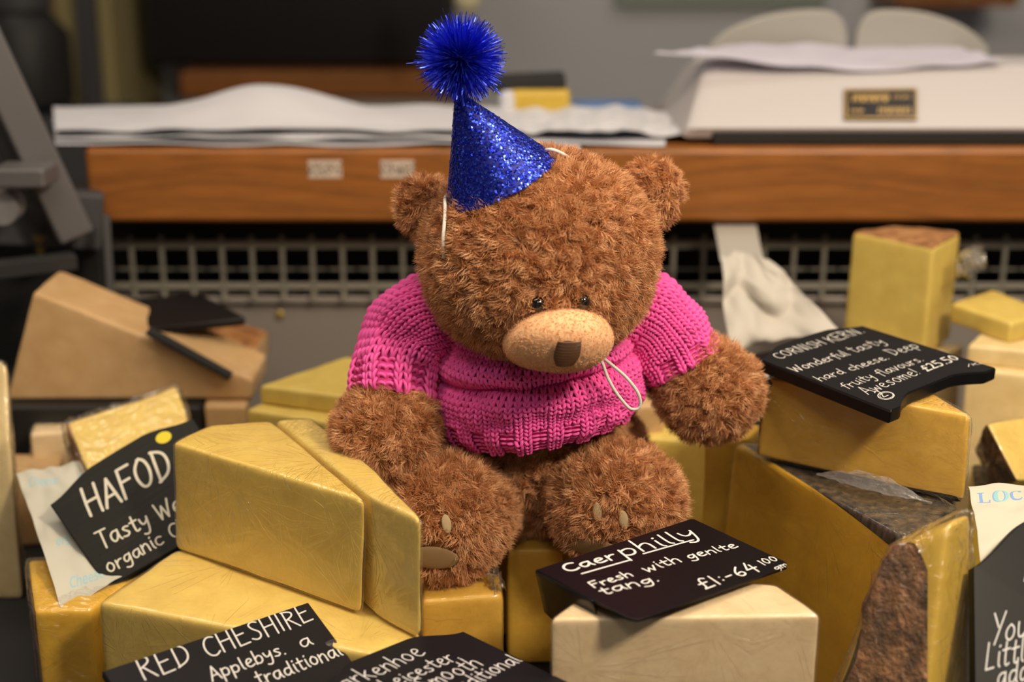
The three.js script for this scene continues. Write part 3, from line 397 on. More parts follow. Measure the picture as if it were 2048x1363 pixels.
function stroke(ctx, str, a, b, w, tall = 1, slant = 0.05) { // write str from point a to point b
  const glyphs = [...str].map((c) => { const [wd, s] = G[c].split(';'); return { w: +wd + 0.5, s }; }), W = glyphs.reduce((t, g) => t + g.w, 0);
  const len = Math.hypot(b[0] - a[0], b[1] - a[1]), k = len / W, ux = (b[0] - a[0]) / len, uy = (b[1] - a[1]) / len; let x = 0;
  ctx.lineWidth = w; ctx.lineCap = ctx.lineJoin = 'round';
  for (const g of glyphs) {
    const jy = rr(-0.3, 0.3), js = rr(0.93, 1.07);
    for (const st of g.s.split('|')) {
      const q = st.trim().split(/\s+/).map(Number); if (q.length < 4) continue;
      const pts = []; for (let i = 0; i < q.length; i += 2) { const gx = (x + q[i] + q[i + 1] * slant * 2) * k, gy = (q[i + 1] * js + jy) * k * tall; pts.push([a[0] + ux * gx + uy * gy, a[1] + uy * gx - ux * gy]); }
      ctx.beginPath(); ctx.moveTo(...pts[0]); for (let i = 1; i < pts.length - 1; i++) ctx.quadraticCurveTo(...pts[i], (pts[i][0] + pts[i + 1][0]) / 2, (pts[i][1] + pts[i + 1][1]) / 2); ctx.lineTo(...pts[pts.length - 1]); ctx.stroke();
    }
    x += g.w;
  }
}
// sign: corners in the world (top left, top right, bottom right, bottom left) and the same in the photo; outline in (s, t)
function homography(px) { // photo pixel -> (s, t), from the four corners
  const [[x0, y0], [x1, y1], [x2, y2], [x3, y3]] = px, dx1 = x1 - x2, dx2 = x3 - x2, dx3 = x0 - x1 + x2 - x3, dy1 = y1 - y2, dy2 = y3 - y2, dy3 = y0 - y1 + y2 - y3, den = dx1 * dy2 - dx2 * dy1, g = (dx3 * dy2 - dx2 * dy3) / den, h = (dx1 * dy3 - dx3 * dy1) / den;
  const m = new THREE.Matrix3().set(x1 - x0 + g * x1, x3 - x0 + h * x3, x0, y1 - y0 + g * y1, y3 - y0 + h * y3, y0, g, h, 1).invert();
  return (x, y) => { const v = V(x, y, 1).applyMatrix3(m); return [v.x / v.z, v.y / v.z]; };
}
const OUT = {
  plain: [[0.02, 0], [0.98, 0], [1, 0.03], [1, 0.97], [0.98, 1], [0.02, 1], [0, 0.97], [0, 0.03]],
  square: [[0, 0], [1, 0], [1, 1], [0, 1]],
};
function scallop(flat, hollow) { // rounded crown on the top edge, hollow bottom edge
  const a = []; const N = 40;
  for (let i = 0; i <= N; i++) { const s = i / N, e = Math.min(s, 1 - s) / flat; a.push([s, e < 1 ? 0.0 - 0.13 * (0.5 - 0.5 * Math.cos(Math.PI * e)) * 0.9 : -0.117 - 0.06 * Math.sin(Math.PI * (s - flat) / (1 - 2 * flat))]); }
  if (hollow) for (let i = N; i >= 0; i--) { const s = i / N, e = Math.max(0, Math.min(1, (Math.min(s, 1 - s) - 0.13) / 0.12)); a.push([s, 1 - hollow * (0.5 - 0.5 * Math.cos(Math.PI * e)) * 0.8 - hollow * 0.2 * Math.sin(Math.PI * s) * (e > 0 ? 1 : 0)]); } else a.push([1, 1], [0, 1]);
  return a;
}
function sign(label, W, px, outline, th, draw, o = {}) {
  const c = document.createElement('canvas'), wl = W[1].distanceTo(W[0]), hl = W[3].distanceTo(W[0]), pad = 0.25, cw = o.res ?? 1400, ch = Math.round(cw * hl / wl); c.width = cw; c.height = Math.round(ch * (1 + pad));
  const x = c.getContext('2d'); x.fillStyle = o.ground ?? '#121113'; x.fillRect(0, 0, c.width, c.height);
  if (o.chalky) for (let i = 0; i < 900; i++) { x.strokeStyle = `rgba(${rnd() < 0.5 ? '150,145,130' : '0,0,0'},${rr(0.02, 0.10)})`; x.lineWidth = rr(1, 5); const yy = rr(0, c.height), xx = rr(-200, cw); x.beginPath(); x.moveTo(xx, yy); x.lineTo(xx + rr(60, 500), yy + rr(-12, 12)); x.stroke(); }
  const hm = homography(px), to = (p) => { const [s, t] = hm(p[0], p[1]); return [s * cw, (t + pad) * ch]; };
  x.strokeStyle = o.ink ?? '#e9e6df'; draw(x, to, cw / Math.hypot(px[1][0] - px[0][0], px[1][1] - px[0][1]));
  const t = new THREE.CanvasTexture(c); t.colorSpace = THREE.SRGBColorSpace; t.magFilter = THREE.LinearFilter; t.anisotropy = 8;
  const at = (s, v) => W[0].clone().addScaledVector(W[1].clone().sub(W[0]), s * (1 - v)).addScaledVector(W[2].clone().sub(W[3]), s * v).addScaledVector(W[3].clone().sub(W[0]), v);
  const n = W[1].clone().sub(W[0]).cross(W[3].clone().sub(W[0])).normalize().negate(); if (n.dot(EYE.clone().sub(W[0])) < 0) n.negate();
  const pos = [], uv = [], idx = [], K = outline.length, ins = o.bevel ?? 0.006, ring = (q, lift) => { for (const [s, v] of outline) { const ss = 0.5 + (s - 0.5) * (1 - q), vv = 0.45 + (v - 0.45) * (1 - q), p = at(ss, vv).addScaledVector(n, lift); pos.push(p.x, p.y, p.z); uv.push(ss, 1 - (vv + pad) / (1 + pad)); } };
  ring(ins * 2, 0); ring(ins * 2, 0); ring(0, -th * 0.15); ring(0, -th * 0.15); ring(0, -th * 0.9); ring(0, -th * 0.9); ring(ins * 2, -th); ring(ins * 2, -th);
  const tri = THREE.ShapeUtils.triangulateShape(outline.map((p) => new THREE.Vector2(...p)), []);
  for (const [a, b, d] of tri) idx.push(a, d, b, 7 * K + a, 7 * K + b, 7 * K + d);
  for (const [p, q] of [[1, 2], [3, 4], [5, 6]]) for (let i = 0; i < K; i++) { const j = (i + 1) % K; idx.push(p * K + i, p * K + j, q * K + j, p * K + i, q * K + j, q * K + i); }
  const g = new THREE.BufferGeometry(); g.setAttribute('position', new THREE.Float32BufferAttribute(pos, 3)); g.setAttribute('uv', new THREE.Float32BufferAttribute(uv, 2)); g.setIndex(idx); g.computeVertexNormals();
  if (V(g.attributes.normal.getX(0), g.attributes.normal.getY(0), g.attributes.normal.getZ(0)).dot(n) < 0) { const I = g.index.array; for (let i = 0; i < I.length; i += 3) { const s = I[i]; I[i] = I[i + 1]; I[i + 1] = s; } g.computeVertexNormals(); }
  const gr = group('price_sign'); tag(gr, label, 'sign'); mesh('board', g, phys({ map: t, roughness: o.rough ?? 0.45, specularIntensity: 0.5 }), gr); gr.userData.at = null; delete gr.userData.at; return { g: gr, at, n };
}
const v3 = (a) => a.map((q) => V(...q));
{ // scalloped sign on the thick golden piece
  const px = [[1520, 716], [1725, 648], [1992, 735], [1780, 822]], W = v3([[0.16, 1.1205, -0.874], [0.2426, 1.1223, -0.9447], [0.3109, 1.1165, -0.8685], [0.2237, 1.1145, -0.7928]]);
  const out = []; const N = 44;
  for (let i = 0; i <= N; i++) { const s = i / N, e = Math.min(1, Math.min(s, 1.02 - s) / 0.3); out.push([s, -0.085 * (0.5 - 0.5 * Math.cos(Math.PI * e)) - 0.02 * Math.sin(Math.PI * s)]); }
  for (let i = N; i >= 0; i--) { const s = i / N, e = Math.max(0, Math.min(1, (Math.min(s, 1 - s) - 0.10) / 0.22)); out.push([s, 1 - 0.10 * Math.sin(e * Math.PI / 2)]); }
  const r = sign('scalloped thick black sign with white handwriting and a circled number, on golden wrapped cheese', W, px, out, 0.0085, (x, to, k) => {
    const L = (s, a, b, w, tall) => stroke(x, s, to(a), to(b), w, tall);
    L('CORNISH', [1558, 716], [1655, 684], 9, 0.95); L('KERN.', [1664, 682], [1732, 660], 9, 0.95); L('Wonderful', [1590, 742], [1698, 706], 9, 0.95); L('tasty', [1706, 703], [1772, 682], 8, 0.9);
    L('hard cheese.', [1638, 760], [1777, 714], 8, 0.85); L('Deep', [1786, 708], [1838, 690], 8, 1.0); L('fruity flavours.', [1690, 776], [1847, 718], 8, 0.9); L('Awesome!', [1734, 788], [1842, 744], 8, 0.95);
    L('\u00a325.50', [1850, 741], [1920, 715], 13, 0.78); L('/KG', [1934, 732], [1974, 725], 6, 0.42);
    const [cx, cy] = to([1770, 790]); x.lineWidth = 8; x.beginPath(); x.ellipse(cx, cy, 82, 58, -0.3, 0, 7); x.stroke(); x.lineWidth = 5; x.beginPath(); x.ellipse(cx + 3, cy + 2, 68, 45, -0.2, 0, 7); x.stroke(); L('2', [1764, 794], [1777, 789], 8, 1);
  }, { ground: '#100f11' });
  for (const [s, v] of [[0.012, 0.012], [0.02, 0.985], [0.985, 0.93]]) { const q = mesh('chipped_corner', new THREE.IcosahedronGeometry(0.0016, 1), std({ color: lin(0.55, 0.32, 0.14), roughness: 0.8 }), r.g); q.position.copy(r.at(s, v)).addScaledVector(r.n, -0.003); q.scale.set(1, 1.6, 1); q.userData.label = 'chipped corner showing bare wood'; }
}
{ // plain folded sign on the creamy white cheese
  const px = [[1072, 1140], [1385, 1037], [1585, 1130], [1270, 1243]], W = v3([[0.0132, 1.0517, -0.7101], [0.1084, 1.0489, -0.785], [0.1574, 1.0468, -0.7262], [0.0631, 1.0496, -0.6551]]);
  const out = [[0, 0], [0.985, 0], [1, 0.02], [1, 0.94], [0.96, 1], [0.05, 1], [0.02, 0.99], [0, 0.94]];
  const r = sign('glossy black folded sign with white pen writing on the creamy white cheese', W, px, out, 0.0016, (x, to, k) => {
    const L = (s, a, b, w, tall) => stroke(x, s, to(a), to(b), w, tall);
    L('Caer', [1132, 1146], [1238, 1118], 17, 0.68); L('philly', [1246, 1116], [1404, 1074], 17, 0.68); L('Fresh', [1188, 1178], [1268, 1154], 12, 0.72); L('with', [1292, 1148], [1366, 1126], 12, 0.68); L('genlte', [1378, 1122], [1480, 1095], 12, 0.66);
    L('tang.', [1206, 1192], [1324, 1164], 12, 0.6); L('\u00a31:-64', [1406, 1180], [1524, 1140], 13, 0.72); L('100', [1527, 1132], [1560, 1120], 10, 0.75); L('gm', [1551, 1141], [1579, 1131], 8, 0.6);
    x.lineWidth = 15; for (const [a, b] of [[[1163, 1149], [1260, 1122]], [[1285, 1110], [1386, 1082]]]) { x.beginPath(); x.moveTo(...to(a)); x.lineTo(...to(b)); x.stroke(); }
  }, { ground: '#0d080b', rough: 0.45, bevel: 0.003, ink: '#efeeea' });
  const a = W[0], b = W[3], dn = V(0.006, -0.030, -0.004);
  mesh('folded_flap', sheet((u, v) => { const p = lerp3(a, b, u * 0.60); p.addScaledVector(dn, v * (1 - 0.12 * Math.pow(1 - u, 8))); p.y -= 0.0008; return p; }, 12, 8, 0.0014), M.blackGloss, r.g);
}
{ // the leaning scalloped sign, front left
  const px = [[100, 1008], [385, 835], [500, 1010], [215, 1175]], W = v3([[-0.3064, 1.0207, -0.8702], [-0.2201, 1.063, -0.9214], [-0.1731, 1.0216, -0.8667], [-0.2581, 0.9841, -0.8217]]);
  const out = []; for (let i = 0; i <= 40; i++) { const s = i / 40, e = Math.min(1, Math.min(s, 1 - s) / 0.33); out.push([s, 0.0 - 0.10 * (0.5 - 0.5 * Math.cos(Math.PI * e)) - 0.02 * Math.sin(Math.PI * s)]); } out.push([1, 1], [0, 1]);
  sign('worn leaning black sign with large chalky writing and a yellow dot', W, px, out, 0.006, (x, to) => {
    const L = (s, a, b, w, tall) => stroke(x, s, to(a), to(b), w, tall);
    L('HAFOD', [178, 1034], [352, 950], 26, 1.25); L('Tasty Welsh', [202, 1101], [418, 992], 18, 1.1); L('organic Cheddar', [217, 1148], [470, 1008], 16, 1.0);
    const [cx, cy] = to([324, 876]); x.fillStyle = '#e0cf3a'; x.beginPath(); x.ellipse(cx, cy, 70, 56, 0.3, 0, 7); x.fill();
  }, { ground: '#191916', chalky: true, ink: '#d9d4c4', rough: 0.6 });
}
{ // plain sign resting on the edge of the slab, front
  const px = [[205, 1345], [617, 1208], [770, 1415], [340, 1560]], W = v3([[-0.2227, 1.0025, -0.6868], [-0.1212, 1.0042, -0.7638], [-0.0699, 0.9805, -0.6891], [-0.1723, 0.9803, -0.6203]]).map((p) => p.sub(EYE).multiplyScalar(0.97).add(EYE));
  sign('plain rectangular black sign with white capitals resting on the pale slab edge', W, px, OUT.square, 0.005, (x, to) => {
    const L = (s, a, b, w, tall) => stroke(x, s, to(a), to(b), w, tall);
    L('RED', [283, 1364], [385, 1328], 12, 1.1); L('CHESHIRE', [408, 1322], [632, 1244], 12, 1.1); L('Applebys.', [418, 1366], [572, 1312], 11, 1.0); L('a', [600, 1304], [628, 1294], 11, 0.8); L('traditional', [512, 1376], [690, 1316], 11, 1.1);
  }, { ground: '#161417', ink: '#d8d6d4', rough: 0.45 });
}
{ // scalloped sign at the very front
  const px = [[640, 1372], [922, 1259], [1165, 1376], [870, 1500]], y = 1.0125, W = px.map((p, i) => PY(p[0], p[1], y - (i > 1 ? 0.006 : 0)));
  const out = []; for (let i = 0; i <= 40; i++) { const s = i / 40, e = Math.min(1, Math.min(s, 1 - s) / 0.3); out.push([s, 0.02 + 0.0 - 0.15 * (0.5 - 0.5 * Math.cos(Math.PI * e)) * (s < 0.9 ? 1 : 1)]); } out.push([1, 1], [0, 1]);
  sign('dark scalloped sign overlapping the plain sign at the front', W, px, out, 0.006, (x, to) => {
    const L = (s, a, b, w, tall) => stroke(x, s, to(a), to(b), w, tall);
    L('Sparkenhoe', [650, 1396], [853, 1307], 13, 1.1); L('Leicester.', [776, 1378], [920, 1314], 13, 1.1); L('Smooth', [845, 1380], [966, 1328], 13, 1.1); L('traditional', [896, 1394], [1046, 1320], 13, 1.1);
  }, { ground: '#151419', ink: '#d2d0d2', rough: 0.45 });
  const S = on(0.998, [[690, 1395], [1090, 1410], [1060, 1330], [800, 1330]]);
  cheese('cheese_block', 'yellow cheese block under the dark scalloped front sign', S, down(S, DECK), CH.olive, { r: 0.004 });
}
{ // tall dark sign and printed paper, front right
  const px = [[1946, 1128], [2240, 1000], [2260, 1320], [1950, 1430]], W = [P(1946, 1128, 0.69), P(2240, 1000, 0.73), P(2262, 1320, 0.665), P(1950, 1430, 0.635)];
  const out = []; for (let i = 0; i <= 40; i++) { const s = i / 40, e = Math.min(1, Math.min(s, 1 - s) / 0.36); out.push([s, 0.02 - 0.16 * (0.5 - 0.5 * Math.cos(Math.PI * e))]); } out.push([1, 1], [0, 1]);
  sign('tall dark sign with crown top under the printed white paper', W, px, out, 0.006, (x, to) => {
    const L = (s, a, b, w, tall) => stroke(x, s, to(a), to(b), w, tall);
    L('A', [2040, 1158], [2062, 1150], 14, 1.3); L('Young', [1978, 1286], [2092, 1258], 14, 1.15); L('Little', [1966, 1340], [2062, 1316], 14, 1.15); L('adde', [1988, 1376], [2070, 1354], 14, 1.15);
  }, { ground: '#08090b', ink: '#cfd0d0', rough: 0.45 });
  const c = document.createElement('canvas'); c.width = c.height = 512; const x = c.getContext('2d'); x.fillStyle = '#cbc5b6'; x.fillRect(0, 0, 512, 512);
  x.font = 'bold 92px serif'; x.fillStyle = '#7f9fd0'; x.fillText('LOCAL', 26, 130); x.fillStyle = '#8fc4cc'; x.fillText('O', 92, 130); x.fillStyle = '#7f9fd0'; x.font = '30px serif';
  const t = new THREE.CanvasTexture(c); t.colorSpace = THREE.SRGBColorSpace; t.magFilter = THREE.LinearFilter;
  const cs = [P(1936, 972, 0.775), P(2180, 962, 0.79), P(2180, 1130, 0.715), P(1962, 1146, 0.702)];
  tag(mesh('printed_paper', sheet((u, v) => { const p = bil(cs, u, v); p.y += 0.005 * Math.sin(v * 2.6) + 0.0015 * n2(u * 3, v * 3); p.z += 0.001 * n2(u * 4 + 4, v * 3); return p; }, 28, 28), std({ map: flipV(t), roughness: 0.8 })), 'white paper printed with blue capitals above the tall dark sign', 'paper');
  const d = document.createElement('canvas'); d.width = d.height = 512; const e = d.getContext('2d'); e.fillStyle = '#c4c2b5'; e.fillRect(0, 0, 512, 512); e.fillStyle = '#8ec3d6'; e.font = 'italic 46px sans-serif';
  for (const [s, a, b] of [['Cheese', 40, 70], ['Cheese', 300, 90], ['Ca', 130, 200], ['ers', 60, 330], ['Ca', 330, 210], ['ers', 240, 360], ['Cheese', 330, 470], ['Cheese', 60, 460]]) { e.save(); e.translate(a, b); e.rotate(0.15); e.fillText(s, 0, 0); e.restore(); }
  const td = new THREE.CanvasTexture(d); td.colorSpace = THREE.SRGBColorSpace; td.magFilter = THREE.LinearFilter;
  const cd = [P(32, 946, 0.94), P(215, 912, 0.955), P(346, 1108, 0.86), P(122, 1217, 0.792)];
  tag(mesh('printed_paper', sheet((u, v) => { const p = bil(cd, u, v); p.y += 0.004 * Math.sin(v * 3.1) - 0.0045 * Math.max(0, v - 0.62) * Math.sin(u * 8) + 0.0015 * n2(u * 5, v * 5); return p; }, 28, 28), std({ map: flipV(td), roughness: 0.7 })), 'white paper with faint blue writing folded beneath the leaning black sign', 'paper');
}
function flipV(t) { t.wrapS = t.wrapT = THREE.RepeatWrapping; t.repeat.set(1, -1); t.offset.set(0, 1); return t; }
{ // small signs in the back
  const mk = (label, px, zs, outl, txt) => sign(label, px.map((p, i) => P(p[0], p[1], zs[i])), px, outl, 0.006, (x, to) => { for (const [s, a, b, w] of txt) stroke(x, s, to(a), to(b), w, 1.1); }, { res: 400, ink: '#b9b9b9' });
  mk('flat dark sign lying behind the large tan wedge', [[216, 600], [402, 588], [494, 636], [300, 656]], [1.15, 1.2, 1.13, 1.10], OUT.plain, []);
  mk('dark sign lying on the yellow slabs behind the pink sleeve', [[640, 770], [684, 742], [800, 752], [742, 796]], [1.032, 1.075, 1.06, 0.995], OUT.plain, []);
  mk('black sign with white writing half hidden behind the raised paw', [[1466, 716], [1600, 690], [1640, 760], [1508, 786]], [1.03, 1.06, 0.99, 0.96], OUT.plain, [['Co', [1478, 742], [1520, 732], 16], ['Lo', [1500, 765], [1540, 755], 16]]);
  tag(mesh('black_stake', bar(P(212, 430, 1.2), P(222, 600, 1.17), 0.007, 0.007), M.black), 'thin upright black stake behind the large tan wedge', 'stake');
}
// ---------------------------------------------------------------- the teddy bear
// rounded solids as distance fields, meshed outward from a centre
const ell = (c, r, q = new THREE.Quaternion()) => { const qi = q.clone().invert(), mn = Math.min(...r); return (p) => { const a = p.clone().sub(c).applyQuaternion(qi); a.set(a.x / r[0], a.y / r[1], a.z / r[2]); return (a.length() - 1) * mn; }; };
const cap = (a, b, ra, rb) => { const d = b.clone().sub(a), L = d.lengthSq(); return (p) => { const t = Math.max(0, Math.min(1, p.clone().sub(a).dot(d) / L)); return p.distanceTo(a.clone().addScaledVector(d, t)) - (ra + (rb - ra) * t); }; };
const smin = (k, ...fs) => (p) => { let s = fs[0](p); for (let i = 1; i < fs.length; i++) { const b = fs[i](p), h = Math.max(0, Math.min(1, 0.5 + 0.5 * (b - s) / k)); s = b + (s - b) * h - k * h * (1 - h); } return s; };
const gradient = (f, p) => { const e = 0.0006; return V(f(V(p.x + e, p.y, p.z)) - f(V(p.x - e, p.y, p.z)), f(V(p.x, p.y + e, p.z)) - f(V(p.x, p.y - e, p.z)), f(V(p.x, p.y, p.z + e)) - f(V(p.x, p.y, p.z - e))).normalize(); };
function solid(f, c, detail, reach = 0.2, lumps = 0) {
  const g = new THREE.IcosahedronGeometry(1, detail), p = g.attributes.position, nor = new Float32Array(p.count * 3);
  for (let i = 0; i < p.count; i++) {
    const d = V(p.getX(i), p.getY(i), p.getZ(i)).normalize(); let lo = 0, hi = reach; for (let k = 0; k < 22; k++) { const m = (lo + hi) / 2; if (f(c.clone().addScaledVector(d, m)) > 0) hi = m; else lo = m; }
    const q = c.clone().addScaledVector(d, lo), n = gradient(f, q); if (lumps) q.addScaledVector(n, lumps * n3(q.x * 40, q.y * 40, q.z * 40)); p.setXYZ(i, q.x, q.y, q.z); nor.set([n.x, n.y, n.z], i * 3);
  }
  g.setAttribute('normal', new THREE.BufferAttribute(nor, 3)); return g;
}
function hit(f, px, py) { const r = ray(px, py).normalize(); let t = 0.5; for (let i = 0; i < 200; i++) { const d = f(EYE.clone().addScaledVector(r, t)); t += d * 0.6; if (d < 1e-5 || t > 1.6) break; } const p = EYE.clone().addScaledVector(r, t); return { p, n: gradient(f, p) }; }
const turnTo = (n, up = V(0, 1, 0)) => { const z = n.clone(), x = up.clone().cross(z).normalize(), y = z.clone().cross(x); return new THREE.Quaternion().setFromRotationMatrix(new THREE.Matrix4().makeBasis(x, y, z)); };
// one tuft of plush pile: curved tapering strands growing along y
function tuft(strands, spread, width, lean) {
  const parts = [], ca = rr(0, 6.283);
  for (let s = 0; s < strands; s++) {
    const a = rr(0, 6.283), r = spread * Math.sqrt(rnd()), bx = Math.cos(a) * r, bz = Math.sin(a) * r, la = ca + rr(-0.7, 0.7), le = lean * rr(0.4, 1.2), L = rr(0.7, 1.1), curl = rr(-0.25, 0.35), ya = rr(0, 3.14), pos = [], idx = [];
    for (let i = 0; i <= 4; i++) { const t = i / 4, y = L * t * (1 - 0.12 * t), o = le * t * t + curl * 0.3 * Math.sin(t * 3), x = bx * (1 - 0.55 * t) + Math.cos(la) * o, z = bz * (1 - 0.55 * t) + Math.sin(la) * o, w = width * (1 - 0.86 * t * t); pos.push(x - Math.cos(ya) * w, y, z - Math.sin(ya) * w, x - Math.sin(ya) * w * 0.6, y, z + Math.cos(ya) * w * 0.6, x + Math.cos(ya) * w, y, z + Math.sin(ya) * w); if (i < 4) { const q = i * 3; for (const k of [0, 1]) idx.push(q + k, q + k + 1, q + k + 4, q + k, q + k + 4, q + k + 3); } }
    const g = new THREE.BufferGeometry(); g.setAttribute('position', new THREE.Float32BufferAttribute(pos, 3)); g.setIndex(idx); g.computeVertexNormals(); parts.push(g);
  }
  return mergeGeometries(parts);
}
const tuftLong = tuft(15, 0.34, 0.026, 0.5), tuftShort = tuft(9, 0.7, 0.06, 0.4);
const furMat = phys({ color: 0xffffff, roughness: 0.38, specularIntensity: 1, sheen: 0.4, sheenColor: lin(0.8, 0.5, 0.25), sheenRoughness: 0.5 });
const FUR = { base: lin(0.30, 0.12, 0.035), a: lin(0.54, 0.225, 0.085), b: lin(0.93, 0.55, 0.28) };
const clothBrown = std({ color: FUR.base, roughness: 0.95 });
function furOn(g, parent, { step = 0.0019, len = [0.0062, 0.0100], skip = null, wide = 1, a = FUR.a, b = FUR.b, geo = tuftLong, swirl = 0.9, sink = 0.001, name = 'fur', lift = 0 } = {}) {
  const p = g.attributes.position, n = g.attributes.normal, tri = p.count / 3, cum = new Float64Array(tri); let tot = 0;
  const A = V(), B = V(), C = V(); const at = (v, i, s) => v.set(s.getX(i), s.getY(i), s.getZ(i));
  for (let t = 0; t < tri; t++) { at(A, t * 3, p); at(B, t * 3 + 1, p); at(C, t * 3 + 2, p); tot += B.sub(A).cross(C.sub(A)).length() / 2; cum[t] = tot; }
  const count = Math.round(tot / (step * step)), mats = [], cols = [], q = new THREE.Quaternion(), q2 = new THREE.Quaternion(), up = V(0, 1, 0);
  for (let k = 0; k < count; k++) {
    const x = rnd() * tot; let lo = 0, hi = tri - 1; while (lo < hi) { const m = (lo + hi) >> 1; if (cum[m] < x) lo = m + 1; else hi = m; }
    let u = rnd(), v = rnd(); if (u + v > 1) { u = 1 - u; v = 1 - v; } const w = 1 - u - v, i = lo * 3;
    const mixd = (s) => V(s.getX(i) * w + s.getX(i + 1) * u + s.getX(i + 2) * v, s.getY(i) * w + s.getY(i + 1) * u + s.getY(i + 2) * v, s.getZ(i) * w + s.getZ(i + 1) * u + s.getZ(i + 2) * v);
    const pt = mixd(p), nn = mixd(n).normalize(); if (skip && skip(pt)) continue;
    const f = 70, sw = V(n3(pt.x * f, pt.y * f, pt.z * f), n3(pt.x * f + 9, pt.y * f, pt.z * f + 4), n3(pt.x * f, pt.y * f + 7, pt.z * f + 2)), d = nn.clone().multiplyScalar(0.8).addScaledVector(sw, swirl).add(V(rr(-0.28, 0.28), rr(-0.28, 0.28) - 0.10, rr(-0.28, 0.28))); if (d.dot(nn) < 0.22) d.addScaledVector(nn, 0.4); d.normalize();
    q.setFromUnitVectors(up, d); q2.setFromAxisAngle(up, rr(0, 6.283)); q.multiply(q2);
    const l = rr(len[0], len[1]); mats.push(new THREE.Matrix4().compose(pt.clone().addScaledVector(nn, -sink), q, V(l * wide, l, l * wide)));
    const tone = Math.max(0, Math.min(1, 0.42 + 0.32 * n3(pt.x * 70 + 3, pt.y * 70, pt.z * 70) + rr(-0.32, 0.36))); cols.push(a.clone().lerp(b, tone));
  }
  return copies(name, geo, furMat, mats, cols, parent);
}
const bear = group('teddy_bear'); tag(bear, 'brown plush teddy bear in a pink knitted sweater sitting among the cheeses', 'teddy bear');
const qz = (deg) => new THREE.Quaternion().setFromAxisAngle(V(0, 0, 1), deg * Math.PI / 180);
const camTilt = new THREE.Quaternion().setFromAxisAngle(V(1, 0, 0), -PITCH);
const R = (px, py, z, ...r) => { const k = mpp(px, py, z); return r.map((x) => x * k); };
// head
const HC = P(1078, 505, 0.845), headF = smin(0.02, ell(HC, R(1078, 505, 0.845, 226, 196, 205), camTilt.clone().multiply(qz(4))), ell(P(1085, 600, 0.825), R(1085, 600, 0.825, 150, 92, 140), camTilt));
const MC = P(1118, 664, 0.782), muzQ = camTilt.clone().multiply(qz(3));
const muzF = smin(0.012, ell(MC, R(1116, 672, 0.782, 86, 50, 86), muzQ), ell(P(1096, 692, 0.788), R(1100, 700, 0.788, 84, 46, 70), muzQ), ell(P(1152, 686, 0.784), R(1150, 692, 0.784, 60, 46, 66), muzQ));
const headG = solid(headF, HC, 40);
const head = mesh('head', headG, clothBrown, bear);
const eyes = [[1076, 606], [1163, 601]].map(([x, y]) => hit(headF, x, y));
furOn(headG, head, { skip: (p) => muzF(p) < 0.001 || eyes.some((e) => e.p.distanceTo(p) < 0.0026) });
const muzG = solid(muzF, MC, 24); const muz = mesh('muzzle', muzG, std({ color: lin(0.90, 0.54, 0.29), roughness: 0.95 }), bear); muz.userData.label = 'short-piled peach muzzle';
const noseH = hit(muzF, 1134, 704);
furOn(muzG, muz, { step: 0.0011, len: [0.0008, 0.0015], a: lin(0.90, 0.53, 0.28), b: lin(0.96, 0.66, 0.40), geo: tuftShort, swirl: 0.2, sink: 0.0003, name: 'short_pile', skip: (p) => headF(p) < -0.004 || p.distanceTo(noseH.p) < 0.006 });
for (const e of eyes) { const m = mesh('eye', new THREE.SphereGeometry(0.0047, 24, 16), phys({ color: lin(0.006, 0.005, 0.005), roughness: 0.08, clearcoat: 1 }), bear); m.position.copy(e.p).addScaledVector(e.n, 0.0012); }
{ // stitched nose: satin threads side by side over a small pad
  const q = turnTo(noseH.n, V(0.12, 1, 0)), k = mpp(1134, 704, 0.77), ns = mesh('nose', new THREE.SphereGeometry(1, 24, 16), std({ color: lin(0.05, 0.022, 0.010), roughness: 0.7 }), bear);
  ns.scale.set(23 * k, 29 * k, 8 * k); ns.quaternion.copy(q); ns.position.copy(noseH.p);
  const w = 26 * k, N = 26;
  for (let i = 0; i < N; i++) { const v = 1 - 2 * (i + 0.5) / N, half = (v > -0.1 ? 1 - 0.10 * v * v : 1 - 0.36 * Math.pow((-v - 0.1) / 0.9, 1.6)) * 25 * k, y = v * 31 * k, pts = []; for (let j = 0; j <= 8; j++) { const s = j / 4 - 1; pts.push(V(s * half + rr(-1, 1) * 1e-4, y + s * 3 * k, 10.5 * k * Math.sqrt(Math.max(0, 1 - s * s * 0.85)) * Math.sqrt(Math.max(0.1, 1 - v * v * 0.6)))); } const t = mesh('nose_thread', new THREE.TubeGeometry(new THREE.CatmullRomCurve3(pts), 10, 0.00046, 5), std({ color: i % 3 ? lin(0.12, 0.052, 0.020) : lin(0.19, 0.09, 0.04), roughness: 0.4 }), bear); t.quaternion.copy(q); t.position.copy(noseH.p); }
}
// ears
for (const [px, py, z, ang, rx, ry] of [[858, 418, 0.862, 38, 56, 66], [1297, 388, 0.872, -28, 60, 68]]) {
  const c = P(px, py, z), f = ell(c, R(px, py, z, rx, ry, 34), camTilt.clone().multiply(qz(ang))), g = solid(f, c, 16), e = mesh('ear', g, clothBrown, bear);
  furOn(g, e, { len: [0.0055, 0.0085], skip: (p) => headF(p) < -0.003 });
}
